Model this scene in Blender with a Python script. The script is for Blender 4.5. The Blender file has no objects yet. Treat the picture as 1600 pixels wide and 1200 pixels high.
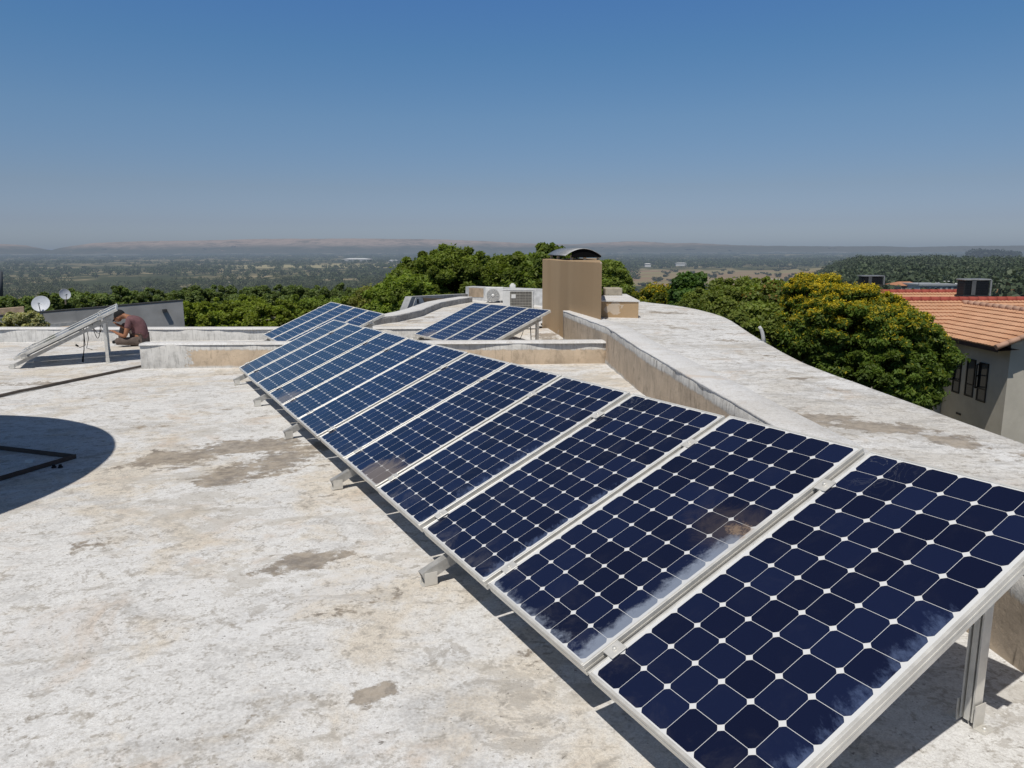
import bpy, math, random
import numpy as np
from mathutils import Vector, Matrix
R = math.radians
rng = np.random.default_rng(7)
random.seed(7)
col = bpy.context.scene.collection
scene = bpy.context.scene

# ------------------------------------------------------------------ camera
HC = 1.6663
FPX, PITCH_C, ROLL_C = 1175.68, R(10.2942), R(-0.138)
cam_d = bpy.data.cameras.new('camera')
cam = bpy.data.objects.new('camera', cam_d); col.objects.link(cam)
cam_d.sensor_width = 36; cam_d.lens = FPX * 36 / 1600
cam_d.clip_start = 0.05; cam_d.clip_end = 200000
cam.location = (0, 0, HC)
cam.rotation_euler = (R(90) - PITCH_C, 0, 0)
cam.rotation_mode = 'XYZ'
cp, sp = math.cos(PITCH_C), math.sin(PITCH_C)
cr, sr = math.cos(ROLL_C), math.sin(ROLL_C)
FW = Vector((0, cp, -sp)); UP0 = Vector((0, sp, cp)); RT0 = Vector((1, 0, 0))
RT = cr * RT0 + sr * UP0; UPV = -sr * RT0 + cr * UP0
cam.rotation_euler = Matrix((RT, UPV, -FW)).transposed().to_euler()
scene.camera = cam

def at(px, py, y):
    """world point seen at a photo pixel, y metres ahead"""
    d = FW + RT * ((px - 800) / FPX) - UPV * ((py - 600) / FPX)
    return Vector((0, 0, HC)) + d * (y / d.y)
def onz(px, py, z):
    d = FW + RT * ((px - 800) / FPX) - UPV * ((py - 600) / FPX)
    return Vector((0, 0, HC)) + d * ((z - HC) / d.z)
def roofz(x, y):
    return 0.01047 * x - 0.02061 * y

# ------------------------------------------------------------------ helpers
def tag(o, label=None, cat=None, group=None, kind=None):
    if label: o['label'] = label
    if cat: o['category'] = cat
    if group: o['group'] = group
    if kind: o['kind'] = kind
    return o

WORLD = {}
def thing(name, label, cat, loc=(0, 0, 0), group=None, mat=None):
    o = bpy.data.objects.new(name, None); col.objects.link(o)
    o.empty_display_size = 0.2
    m = mat if mat is not None else Matrix.Translation(Vector(loc))
    o.matrix_world = m; o.matrix_basis = m
    WORLD[o] = m.copy()
    return tag(o, label, cat, group)

class MB:
    """collects shapes, builds one mesh object"""
    def __init__(s): s.v = []; s.f = []; s.smooth = []
    def add(s, vs, fs, sm=False):
        n = len(s.v); s.v += [tuple(v) for v in vs]
        s.f += [tuple(i + n for i in f) for f in fs]; s.smooth += [sm] * len(fs)
        return s
    def box(s, lo, hi, M=None):
        x0, y0, z0 = lo; x1, y1, z1 = hi
        vs = [Vector(p) for p in ((x0,y0,z0),(x1,y0,z0),(x1,y1,z0),(x0,y1,z0),(x0,y0,z1),(x1,y0,z1),(x1,y1,z1),(x0,y1,z1))]
        if M is not None: vs = [M @ v for v in vs]
        return s.add(vs, [(3,2,1,0),(4,5,6,7),(0,1,5,4),(1,2,6,5),(2,3,7,6),(3,0,4,7)])
    def bbox(s, lo, hi, b=0.01, M=None):
        """box with chamfered edges"""
        x0, y0, z0 = lo; x1, y1, z1 = hi
        vs = []; idx = {}
        for ix, X in ((0, (x0, x1)), ):
            pass
        def key(cx, cy, cz, ax):
            p = [(x0, x1)[cx], (y0, y1)[cy], (z0, z1)[cz]]
            for k, c in enumerate((cx, cy, cz)):
                if k != ax: p[k] += b * (1 if c == 0 else -1)
            kk = (cx, cy, cz, ax)
            if kk not in idx: idx[kk] = len(vs); vs.append(Vector(p))
            return idx[kk]
        fs = []
        for ax in range(3):
            o1, o2 = [k for k in range(3) if k != ax]
            for c in (0, 1):
                q = []
                for a, bb in ((0, 0), (1, 0), (1, 1), (0, 1)):
                    cc = [0, 0, 0]; cc[ax] = c; cc[o1] = a; cc[o2] = bb
                    q.append(key(*cc, ax))
                flip = (c == 0) ^ (ax == 1)
                fs.append(tuple(q[::-1] if flip else q))
        for ax in range(3):
            o1, o2 = [k for k in range(3) if k != ax]
            for a in (0, 1):
                for bb in (0, 1):
                    c0 = [0, 0, 0]; c1 = [0, 0, 0]
                    c0[o1] = c1[o1] = a; c0[o2] = c1[o2] = bb; c1[ax] = 1
                    fs.append((key(*c0, o1), key(*c1, o1), key(*c1, o2), key(*c0, o2)))
        for cx in (0, 1):
            for cy in (0, 1):
                for cz in (0, 1):
                    fs.append((key(cx, cy, cz, 0), key(cx, cy, cz, 1), key(cx, cy, cz, 2)))
        if M is not None: vs = [M @ v for v in vs]
        return s.add(vs, fs)
    def prism(s, poly, z0, z1):
        n = len(poly)
        zz0 = z0 if callable(z0) else (lambda x, y: z0)
        zz1 = z1 if callable(z1) else (lambda x, y: z1)
        vs = [(x, y, zz0(x, y)) for x, y in poly] + [(x, y, zz1(x, y)) for x, y in poly]
        a = sum(poly[i][0] * poly[(i + 1) % n][1] - poly[(i + 1) % n][0] * poly[i][1] for i in range(n))
        fs = [tuple(range(n - 1, -1, -1)), tuple(range(n, 2 * n))]
        fs += [(i, (i + 1) % n, n + (i + 1) % n, n + i) for i in range(n)]
        if a < 0: fs = [f[::-1] for f in fs]
        return s.add(vs, fs)
    def bar(s, p, q, w, h, up=(0, 0, 1)):
        """rectangular bar from p to q"""
        p, q = Vector(p), Vector(q); d = (q - p); L = d.length; d.normalize()
        up = Vector(up); x = d.cross(up)
        if x.length < 1e-4: x = d.cross(Vector((1, 0, 0)))
        x.normalize(); z = x.cross(d)
        M = Matrix((x, d, z)).transposed().to_4x4(); M.translation = p
        return s.box((-w / 2, 0, -h / 2), (w / 2, L, h / 2), M)
    def tube(s, pts, rad, n=8, cap=True):
        pts = [Vector(p) for p in pts]; m = len(pts)
        rads = rad if isinstance(rad, (list, tuple)) else [rad] * m
        vs = []; fs = []; ref = Vector((0.3, 0.2, 0.93))
        for i, p in enumerate(pts):
            d = (pts[min(i + 1, m - 1)] - pts[max(i - 1, 0)]).normalized()
            x = d.cross(ref)
            if x.length < 1e-3: x = d.cross(Vector((1, 0, 0)))
            x.normalize(); y = d.cross(x)
            for k in range(n):
                a = 2 * math.pi * k / n
                vs.append(p + (x * math.cos(a) + y * math.sin(a)) * rads[i])
        for i in range(m - 1):
            for k in range(n):
                k2 = (k + 1) % n
                fs.append((i * n + k, i * n + k2, (i + 1) * n + k2, (i + 1) * n + k))
        s.add(vs, fs, True)
        if cap:
            b = len(s.v) - len(vs)
            s.f += [tuple(b + k for k in range(n - 1, -1, -1)), tuple(b + (m - 1) * n + k for k in range(n))]
            s.smooth += [False, False]
        return s
    def lathe(s, prof, n=24, M=None, closed=False):
        vs = []; fs = []; m = len(prof)
        for r_, z in prof:
            for k in range(n):
                a = 2 * math.pi * k / n; vs.append(Vector((r_ * math.cos(a), r_ * math.sin(a), z)))
        for i in range(m - 1):
            for k in range(n):
                k2 = (k + 1) % n
                fs.append((i * n + k, i * n + k2, (i + 1) * n + k2, (i + 1) * n + k))
        if M is not None: vs = [M @ v for v in vs]
        return s.add(vs, fs, True)
    def obj(s, name, mat, parent=None, origin=None):
        vs = s.v
        if parent is not None:
            inv = WORLD[parent].inverted(); vs = [inv @ Vector(v) for v in vs]
        elif origin is not None:
            vs = [Vector(v) - Vector(origin) for v in vs]
        me = bpy.data.meshes.new(name); me.from_pydata([tuple(v) for v in vs], [], s.f)
        me.polygons.foreach_set('use_smooth', s.smooth); me.update()
        if mat: me.materials.append(mat)
        o = bpy.data.objects.new(name, me); col.objects.link(o)
        if parent is not None:
            o.parent = parent; WORLD[o] = WORLD[parent]
        else:
            WORLD[o] = Matrix.Translation(Vector(origin)) if origin is not None else Matrix()
            if origin is not None: o.location = origin
        return o

def copy_tree(o, parent=None):
    c = o.copy(); col.objects.link(c)
    if parent is not None: c.parent = parent
    for ch in [x for x in bpy.data.objects if x.parent is o]:
        copy_tree(ch, c)
    return c

def np_mesh(name, V, F4, mat, colors=None, parent=None, smooth=False):
    """fast quad mesh from arrays; world coordinates"""
    me = bpy.data.meshes.new(name)
    V = np.asarray(V, np.float32)
    if parent is not None:
        inv = np.array(WORLD[parent].inverted()); V = V @ inv[:3, :3].T.astype(np.float32) + inv[:3, 3].astype(np.float32)
    n = len(F4); k = F4.shape[1]
    me.vertices.add(len(V)); me.vertices.foreach_set('co', V.ravel())
    me.loops.add(n * k); me.loops.foreach_set('vertex_index', F4.astype(np.int32).ravel())
    me.polygons.add(n); me.polygons.foreach_set('loop_start', np.arange(0, n * k, k, dtype=np.int32))
    me.polygons.foreach_set('loop_total', np.full(n, k, np.int32))
    me.polygons.foreach_set('use_smooth', np.full(n, smooth))
    me.update(calc_edges=True)
    if colors is not None:
        a = me.color_attributes.new('tint', 'FLOAT_COLOR', 'POINT')
        C = np.ones((len(V), 4), np.float32); C[:, :3] = colors; a.data.foreach_set('color', C.ravel())
    me.materials.append(mat)
    o = bpy.data.objects.new(name, me); col.objects.link(o)
    if parent is not None: o.parent = parent; WORLD[o] = WORLD[parent]
    else: WORLD[o] = Matrix()
    return o

# ------------------------------------------------------------------ material helpers
class NT:
    def __init__(s, name):
        s.m = bpy.data.materials.new(name); s.m.use_nodes = True
        s.t = s.m.node_tree; s.b = s.t.nodes['Principled BSDF']; s.out = s.t.nodes['Material Output']
    def n(s, typ, **k):
        nd = s.t.nodes.new(typ)
        for a, v in k.items(): setattr(nd, a, v)
        return nd
    def link(s, a, b): s.t.links.new(a, b)
    def put(s, sock, v):
        if isinstance(v, bpy.types.NodeSocket): s.link(v, sock)
        elif v is not None:
            if hasattr(sock.default_value, '__len__') and isinstance(v, (tuple, list)) and len(sock.default_value) == 4 and len(v) == 3: v = (*v, 1)
            sock.default_value = v
    def pos(s): return s.n('ShaderNodeNewGeometry').outputs['Position']
    def objc(s): return s.n('ShaderNodeTexCoord').outputs['Object']
    def mapv(s, v, scale=(1, 1, 1), loc=(0, 0, 0), rot=(0, 0, 0)):
        nd = s.n('ShaderNodeMapping'); s.link(v, nd.inputs[0])
        nd.inputs['Scale'].default_value = scale; nd.inputs['Location'].default_value = loc; nd.inputs['Rotation'].default_value = rot
        return nd.outputs[0]
    def noise(s, v, scale=1, detail=4, rough=.55, dist=0):
        nd = s.n('ShaderNodeTexNoise'); s.link(v, nd.inputs['Vector'])
        nd.inputs['Scale'].default_value = scale; nd.inputs['Detail'].default_value = detail
        nd.inputs['Roughness'].default_value = rough; nd.inputs['Distortion'].default_value = dist
        return nd.outputs['Fac']
    def math(s, op, a, b=None, c=None, clamp=False):
        nd = s.n('ShaderNodeMath', operation=op, use_clamp=clamp)
        s.put(nd.inputs[0], a)
        if b is not None: s.put(nd.inputs[1], b)
        if c is not None: s.put(nd.inputs[2], c)
        return nd.outputs[0]
    def step(s, v, a, b, lo=0., hi=1.):
        nd = s.n('ShaderNodeMapRange', interpolation_type='SMOOTHSTEP')
        s.put(nd.inputs[0], v)
        for i, x in zip((1, 2, 3, 4), (a, b, lo, hi)): s.put(nd.inputs[i], x)
        return nd.outputs[0]
    def mix(s, f, a, b, mode='MIX'):
        nd = s.n('ShaderNodeMix', data_type='RGBA', blend_type=mode)
        s.put(nd.inputs[0], f); s.put(nd.inputs[6], a); s.put(nd.inputs[7], b)
        return nd.outputs[2]
    def sep(s, v):
        nd = s.n('ShaderNodeSeparateXYZ'); s.link(v, nd.inputs[0]); return nd.outputs
    def attr(s, name): return s.n('ShaderNodeAttribute', attribute_name=name)
    def bump(s, h, strength=.3, dist=.01):
        nd = s.n('ShaderNodeBump'); nd.inputs['Strength'].default_value = strength
        nd.inputs['Distance'].default_value = dist; s.link(h, nd.inputs['Height'])
        s.link(nd.outputs[0], s.b.inputs['Normal'])
    def fin(s, color=None, rough=.8, metal=0., spec=.3):
        s.put(s.b.inputs['Base Color'], color); s.put(s.b.inputs['Roughness'], rough)
        s.put(s.b.inputs['Metallic'], metal); s.put(s.b.inputs['Specular IOR Level'], spec)
        return s.m

def simple(name, c, rough=.7, metal=0., spec=.3, var=.12, scale=8, bump=0.):
    m = NT(name); p = m.objc()
    f = m.noise(p, scale, 5, .6)
    dark = tuple(x * (1 - var * 1.6) for x in c); lite = tuple(min(1, x * (1 + var)) for x in c)
    cc = m.mix(m.step(f, .3, .7), dark, lite)
    if bump: m.bump(m.noise(p, scale * 8, 4, .6), bump, .005)
    return m.fin(cc, rough, metal, spec)

M = {}
# white limewashed roof coating, worn through in patches
def coating(name, dirt=1.0, tint=(.735, .675, .585), white=(.80, .795, .78), specks=1.0, streaky=False):
    m = NT(name); p = m.pos()
    wear = m.attr('wear').outputs['Fac']
    big = m.noise(p, .55, 5, .6, .6)
    mid = m.noise(p, 2.6, 8, .68, .5)
    fine = m.noise(p, 13, 8, .72, .3)
    grit = m.noise(p, 70, 4, .7)
    bm = m.math('ADD', m.math('MULTIPLY', big, .6), m.math('MULTIPLY', mid, .4))
    c = m.mix(m.step(bm, .475, .58), white, tint)
    zone = m.noise(m.mapv(p, (1, 1.5, 1), loc=(13, 5, 2)), 1.5, 6, .65, .8)
    c = m.mix(m.step(m.math('ADD', m.math('MULTIPLY', zone, .62), m.math('MULTIPLY', grit, .38)), .485, .61, 0, min(.6, .55 * dirt)), c, (.45, .44, .425))
    gr2 = m.noise(p, 140, 3, .8)
    c = m.mix(1., c, m.mix(m.step(gr2, .34, .62), (.80, .79, .78), (1.05, 1.05, 1.05)), 'MULTIPLY')
    c = m.mix(1., c, m.mix(m.step(m.noise(p, 34, 6, .8), .34, .58), (.85, .84, .83), (1.04, 1.04, 1.04)), 'MULTIPLY')
    # pinkish cream stains
    c = m.mix(m.step(m.noise(m.mapv(p, loc=(3, 8, 1)), 1.3, 6, .65, 1.), .56, .72, 0, .55), c, (.62, .50, .39))
    # brighter chalky areas
    c = m.mix(m.step(m.noise(m.mapv(p, loc=(9, 2, 4)), 1.1, 7, .7, .8), .54, .68, 0, .7), c, (.76, .755, .75))
    # thin grey abrasion
    ab = m.math('ADD', m.math('MULTIPLY', mid, .45), m.math('MULTIPLY', fine, .55))
    c = m.mix(m.step(ab, .545, .585, 0, .6 * dirt), c, (.47, .435, .385))
    c = m.mix(m.step(m.math('ADD', m.math('MULTIPLY', fine, .6), m.math('MULTIPLY', grit, .4)), .525, .595, 0, .62 * specks), c, (.36, .33, .29))
    pe = m.noise(m.mapv(p, (1, 1.25, 1), loc=(21, 3, 7)), 1.15, 12, .74, .5)
    c = m.mix(m.step(pe, .565, .580, 0, .5 * dirt), c, (.50, .465, .41))
    pe2 = m.noise(m.mapv(p, (1, 1.25, 1), loc=(2, 31, 7)), 3.1, 10, .78, .5)
    c = m.mix(m.step(pe2, .585, .605, 0, .55 * dirt), c, (.40, .37, .33))
    # dark specks and hairline cracks
    vor = m.n('ShaderNodeTexVoronoi', feature='DISTANCE_TO_EDGE'); m.link(m.mapv(p, (1.4, 1.4, 1.4)), vor.inputs['Vector'])
    wob = m.n('ShaderNodeTexNoise'); wob.inputs['Scale'].default_value = 3; wob.inputs['Detail'].default_value = 6; m.link(p, wob.inputs['Vector'])
    vm = m.n('ShaderNodeVectorMath', operation='MULTIPLY_ADD'); m.link(wob.outputs['Color'], vm.inputs[0]); vm.inputs[1].default_value = (1.2, 1.2, 1.2); m.link(p, vm.inputs[2])
    m.link(m.mapv(vm.outputs[0], (1.1, 1.1, 1.1)), vor.inputs['Vector'])
    crack = m.math('MULTIPLY', m.step(vor.outputs[0], .0, .008, 1, 0), m.step(m.noise(p, .8, 3), .55, .66))
    c = m.mix(m.math('MULTIPLY', crack, .55 * dirt), c, (.16, .14, .12))
    c = m.mix(m.step(m.noise(m.mapv(p, loc=(5, 5, 5)), 42, 3, .6), .655, .72, 0, .8 * specks), c, (.17, .15, .13))
    # long scuffs
    sc = m.noise(m.mapv(p, (1.2, 7, 1), rot=(0, 0, .5)), 1.6, 8, .75, .4)
    c = m.mix(m.step(sc, .56, .70, 0, .55 * dirt), c, (.41, .375, .33))
    if streaky:
        sg = m.noise(m.mapv(p, (1.0, 4.5, 1)), 2.2, 9, .78, .6)
        c = m.mix(m.step(sg, .50, .63, 0, .58), c, (.36, .345, .325))
        c = m.mix(m.step(m.noise(m.mapv(p, (2.0, 9, 1), loc=(4, 4, 0)), 3, 8, .75), .56, .66, 0, .6), c, (.23, .22, .205))
    # worn through patches
    w = m.math('ADD', wear, m.math('MULTIPLY', m.math('SUBTRACT', m.math('ADD', m.math('ADD', m.math('MULTIPLY', mid, .4), m.math('MULTIPLY', fine, .4)), m.math('MULTIPLY', pe2, .2)), .5), 4.0))
    wn = m.mix(m.step(m.noise(p, 9, 8, .75), .35, .65), (.20, .17, .14), (.42, .355, .28))
    c = m.mix(m.step(w, .36, .60, 0, .85), c, wn)
    h = m.math('ADD', m.math('MULTIPLY', fine, .6), m.math('MULTIPLY', grit, .4))
    h = m.math('SUBTRACT', h, m.math('MULTIPLY', m.step(w, .42, .6), .25))
    m.bump(h, .55, .012)
    return m.fin(c, .88, 0, .2)
M['roof'] = coating('roof coating')
M['slab'] = coating('upper roof coating', 1.2, (.70, .675, .63), (.82, .815, .80), 1.05, True)
M['coping'] = coating('fresh white coping paint', .3, (.70, .685, .66), (.76, .755, .745), .4)

# plaster walls: painted band on top, bare tan plaster below, dark run marks. object origin = top of wall
def plaster(name, tan_from=None, band=.09, paint=(.60, .585, .555), tan=(.475, .38, .28), streak=1.0, foot=.03, height=.5):
    m = NT(name); o = m.objc(); p = m.pos(); s = m.sep(o); w = m.sep(p)
    edge = m.noise(m.mapv(p, (9, 9, 6.0)), 1.6, 8, .75)
    edge2 = m.noise(p, 5, 7, .7)
    # tan mask
    d = m.math('ADD', m.math('MULTIPLY', s[2], -1), m.math('MULTIPLY', m.math('SUBTRACT', edge, .5), -.11))
    t = m.step(d, band, band + .03)
    if tan_from is not None:
        lo, hi = tan_from
        xx = m.math('ADD', w[0], m.math('MULTIPLY', m.math('SUBTRACT', edge2, .5), 1.0))
        t = m.math('MULTIPLY', t, m.step(xx, lo, lo + .06))
    t = m.math('MULTIPLY', t, m.step(m.math('ADD', s[2], m.math('MULTIPLY', edge2, .08)), -height + foot, -height + foot + .05))
    tc = m.mix(m.step(m.noise(p, 3.0, 7, .65, .4), .35, .68), tan, tuple(x * 1.22 for x in tan))
    tc = m.mix(m.step(m.noise(m.mapv(p, (5, 5, 2.4)), 1, 7, .7, .6), .50, .66, 0, .55), tc, tuple(x * .55 for x in tan))
    st = m.math('ADD', m.math('MULTIPLY', m.noise(m.mapv(p, (16, 16, 1.3), loc=(3, 1, 0)), 1, 7, .7, .5), .6), m.math('MULTIPLY', m.noise(p, 1.7, 5, .7), .4))
    tc = m.mix(m.step(st, .54, .68, 0, .85 * streak), tc, (.10, .085, .065)); tc = m.mix(m.step(m.noise(p, 14, 7, .75), .55, .7, 0, .5), tc, tuple(x * .6 for x in tan))
    pc = m.mix(m.step(m.noise(p, 6, 8, .7), .42, .68), paint, tuple(x * .74 for x in paint))
    pc = m.mix(m.step(m.noise(m.mapv(p, (22, 22, 3)), 1, 6, .75), .50, .64, 0, .7 * streak), pc, (.17, .16, .15))
    c = m.mix(t, pc, tc)
    m.bump(m.math('SUBTRACT', m.noise(p, 22, 7, .7), m.math('MULTIPLY', t, .4)), .6, .012)
    return m.fin(c, .9, 0, .15)
M['parapet_r'] = plaster('stained tan plaster', None, .085, tan=(.47, .385, .295), streak=1.15, height=.55, foot=.02)
M['parapet_x'] = plaster('half painted plaster', (-5.35, 9), .075, height=.38, foot=.03, streak=.6)
M['parapet_b'] = plaster('grey painted parapet', (900, 901), .1, (.62, .61, .585), height=.3, streak=.5)
M['curb'] = plaster('grey curved kerb plaster', (900, 901), .1, (.36, .355, .35), height=.3, streak=.9)

def brown_paint():
    m = NT('brown wall paint'); p = m.pos()
    c = m.mix(m.step(m.noise(m.mapv(p, (.55, .55, .06)), 2, 3, .5), .35, .65), (.41, .285, .165), (.47, .335, .20))
    c = m.mix(m.step(m.noise(p, 18, 6, .6), .4, .7, 0, .25), c, (.38, .27, .17))
    z = m.sep(p)[2]
    chip = m.math('SUBTRACT', m.noise(p, 3.2, 7, .65), m.attr('wear').outputs['Fac'])
    f = m.step(m.math('ADD', m.noise(m.mapv(p, loc=(2.3, 0, .4)), 3.4, 5, .6), m.attr('wear').outputs['Fac']), .78, .80)
    c = m.mix(f, c, (.55, .46, .36))
    m.bump(m.noise(p, 30, 6, .6), .25, .01)
    return m.fin(c, .85, 0, .2)
M['brown'] = brown_paint()

def metal(name, c, rough, met, var=.2):
    m = NT(name); p = m.objc()
    f = m.noise(p, 14, 6, .65)
    cc = m.mix(m.step(f, .35, .7), tuple(x * (1 - var) for x in c), c)
    return m.fin(cc, m.step(f, .3, .7, rough * .85, rough * 1.2), met, .5)
M['alu'] = metal('anodised aluminium', (.80, .775, .715), .42, .3, .15)
M['alu_dull'] = metal('weathered aluminium', (.56, .545, .51), .5, .35, .3)
M['galv'] = metal('galvanised steel', (.42, .43, .44), .5, .5, .3)
M['rust'] = metal('rusty painted steel', (.10, .075, .062), .7, .2, .4)
M['pipe'] = metal('old brown conduit', (.13, .105, .085), .6, .2, .3)
M['black'] = simple('black rubber', (.012, .012, .013), .6)
M['darkplastic'] = simple('dark louvre plastic', (.018, .019, .021), .45, spec=.5)
M['greytrim'] = simple('grey plastic trim', (.22, .23, .24), .5)
M['whitemetal'] = simple('white enamel', (.72, .715, .69), .4, spec=.5, var=.06)
M['dish'] = simple('white dish enamel', (.62, .64, .68), .5, var=.05); M['dish_big'] = simple('grey dish mesh', (.10, .10, .105), .6)
M['coil'] = simple('coil fins', (.16, .15, .13), .6)
M['backsheet'] = simple('white polymer back sheet', (.62, .62, .60), .6)

def cell_glass(name, stain=0):
    """monocrystalline cells on white backing. local x 0..1 across, y 0..1 up the slope are stored in UV"""
    m = NT(name)
    uv = m.n('ShaderNodeUVMap'); uv.uv_map = 'cells'
    s = m.sep(uv.outputs[0]); info = m.n('ShaderNodeObjectInfo').outputs['Random']
    cx = m.math('MULTIPLY', s[0], 6); cy = m.math('MULTIPLY', s[1], 12)
    fx = m.math('ABSOLUTE', m.math('SUBTRACT', m.math('FRACT', cx), .5))
    fy = m.math('ABSOLUTE', m.math('SUBTRACT', m.math('FRACT', cy), .5))
    sq = m.math('MAXIMUM', fx, fy)
    rad = m.math('SQRT', m.math('ADD', m.math('MULTIPLY', fx, fx), m.math('MULTIPLY', fy, fy)))
    inside = m.math('MULTIPLY', m.math('LESS_THAN', sq, .4935), m.math('LESS_THAN', rad, .622))
    inb = m.math('MULTIPLY', m.math('MULTIPLY', m.math('GREATER_THAN', s[0], 0), m.math('LESS_THAN', s[0], 1)),
                 m.math('MULTIPLY', m.math('GREATER_THAN', s[1], 0), m.math('LESS_THAN', s[1], 1)))
    mask = m.math('MULTIPLY', inside, inb)
    # per cell tone
    wn = m.n('ShaderNodeTexWhiteNoise', noise_dimensions='3D')
    cmb = m.n('ShaderNodeCombineXYZ')
    m.link(m.math('FLOOR', cx), cmb.inputs[0]); m.link(m.math('FLOOR', cy), cmb.inputs[1]); m.link(m.math('MULTIPLY', info, 37.), cmb.inputs[2])
    m.link(cmb.outputs[0], wn.inputs['Vector'])
    cell = m.mix(wn.outputs['Value'], (.0062, .0085, .027), (.0105, .0165, .052))
    p = m.pos()
    c = m.mix(mask, (.74, .74, .73), cell)
    # thin dust everywhere, more near the low edge
    ed = m.step(s[1], .16, -.02)
    n1 = m.noise(p, 5, 7, .7, .6); n2 = m.noise(p, 40, 4, .7)
    dust = m.math('ADD', m.math('MULTIPLY', m.step(n1, .5, .8), .035), m.math('MULTIPLY', m.math('MULTIPLY', ed, m.step(n1, .46, .7)), .13))
    dust = m.math('ADD', dust, m.math('MULTIPLY', m.step(n2, .68, .8), .03))
    dust = m.math('MULTIPLY', dust, m.math('ADD', m.math('MULTIPLY', info, 1.2), .4))
    if stain == 1:      # caked dust along the near edges and a brown bird stain
        e1 = m.math('MAXIMUM', m.step(s[0], .78, 1.06), m.step(s[1], .10, -.08))
        e1 = m.math('MULTIPLY', e1, m.step(s[1], .62, .5))
        cl = m.math('ADD', m.math('MULTIPLY', n1, .5), m.math('MULTIPLY', m.noise(p, 24, 6, .75), .5))
        e = m.step(m.math('ADD', m.math('MULTIPLY', e1, .58), cl), .70, .94)
        c = m.mix(m.math('MULTIPLY', m.math('MULTIPLY', e, .85), m.math('ADD', m.math('MULTIPLY', mask, .8), .2)), c, (.26, .30, .38))
        dx = m.math('SUBTRACT', s[0], .94); dy = m.math('SUBTRACT', s[1], .56)
        q = m.math('SQRT', m.math('ADD', m.math('MULTIPLY', m.math('MULTIPLY', dx, dx), 5.), m.math('MULTIPLY', m.math('MULTIPLY', dy, dy), 60.)))
        b = m.step(m.math('ADD', q, m.math('MULTIPLY', m.math('SUBTRACT', m.noise(p, 7, 7, .75, 1.5), .5), 1.5)), .95, .12)
        c = m.mix(m.math('MULTIPLY', b, .26), c, (.17, .135, .105))
        b2 = m.step(m.math('ADD', q, m.math('MULTIPLY', m.math('SUBTRACT', n2, .5), .8)), .24, .02)
        c = m.mix(m.math('MULTIPLY', b2, .55), c, (.38, .27, .18))
    elif stain == 2:    # wiped streaks along the near long edge
        e1 = m.math('MULTIPLY', m.step(s[0], .70, 1.05), m.step(s[1], .72, .55))
        cl = m.math('ADD', m.math('MULTIPLY', n1, .45), m.math('MULTIPLY', m.noise(m.mapv(p, (3, 1, 3)), 9, 6, .75), .55))
        e = m.step(m.math('ADD', m.math('MULTIPLY', e1, .42), cl), .80, .98)
        c = m.mix(m.math('MULTIPLY', m.math('MULTIPLY', e, .45), mask), c, (.13, .18, .32))
        e3 = m.math('MULTIPLY', m.step(s[0], .4, .0), m.step(s[1], .80, 1.))
        l = m.step(m.math('ABSOLUTE', m.math('SUBTRACT', m.noise(p, 6, 5, .6, 2.5), .5)), .02, .0)
        c = m.mix(m.math('MULTIPLY', m.math('MULTIPLY', e3, l), .35), c, (.25, .26, .28))
    elif stain == 3:    # brown film in the low corner
        e1 = m.math('MULTIPLY', m.step(s[1], .32, .02), m.step(s[0], .15, .8))
        b = m.step(m.math('ADD', m.math('MULTIPLY', e1, .6), m.noise(m.mapv(p, (1, 1, 1)), 5, 7, .72, 1.2)), .72, 1.05)
        c = m.mix(m.math('MULTIPLY', b, .55), c, (.30, .24, .175))
    c = m.mix(dust, c, (.42, .39, .35))
    rough = m.math('ADD', m.math('MULTIPLY', dust, 1.2), .10, clamp=True)
    return m.fin(c, rough, 0, .5)
M['cells'] = cell_glass('solar cells'); M['cells_b'] = cell_glass('solar cells bird stained', 1)
M['cells_a'] = cell_glass('solar cells streaked', 2); M['cells_d'] = cell_glass('solar cells brown film', 3)

HAZE = (.215, .265, .35)   # distance haze colour painted into far surfaces
def leafmat(name, trans=.40):
    m = NT(name); a = m.attr('tint').outputs['Color']
    m.fin(a, .55, 0, .25)
    tr = m.n('ShaderNodeBsdfTranslucent'); m.link(m.mix(1., a, (1.25, 1.3, .5), 'MULTIPLY'), tr.inputs[0])
    ms = m.n('ShaderNodeMixShader'); ms.inputs[0].default_value = trans
    m.link(m.b.outputs[0], ms.inputs[1]); m.link(tr.outputs[0], ms.inputs[2]); m.link(ms.outputs[0], m.out.inputs[0])
    return m.m
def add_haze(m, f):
    """paints haze as a glow into far materials: grows with the distance of the surface from the site"""
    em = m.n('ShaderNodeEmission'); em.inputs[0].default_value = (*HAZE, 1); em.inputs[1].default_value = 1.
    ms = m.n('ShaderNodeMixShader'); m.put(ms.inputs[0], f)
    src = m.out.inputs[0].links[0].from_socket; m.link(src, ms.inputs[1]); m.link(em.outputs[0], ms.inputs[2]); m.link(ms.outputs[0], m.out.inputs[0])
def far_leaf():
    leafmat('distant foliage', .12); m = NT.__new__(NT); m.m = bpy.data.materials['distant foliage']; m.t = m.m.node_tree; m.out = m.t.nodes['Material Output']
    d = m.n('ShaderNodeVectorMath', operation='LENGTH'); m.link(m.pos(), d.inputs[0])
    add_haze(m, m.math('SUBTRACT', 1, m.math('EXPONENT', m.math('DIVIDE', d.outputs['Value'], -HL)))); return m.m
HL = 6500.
M['leaf'] = leafmat('leaves'); M['leaf_far'] = None; M['petal'] = leafmat('yellow petals', .3)
M['bark'] = simple('bark', (.10, .075, .055), .9, scale=20, bump=.6)

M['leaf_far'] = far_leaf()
def hz(c, d, L=6500.):  # paints distance haze straight into a base colour
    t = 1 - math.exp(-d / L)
    return tuple(a * (1 - t) + b * t for a, b in zip(c, HAZE))

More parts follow.
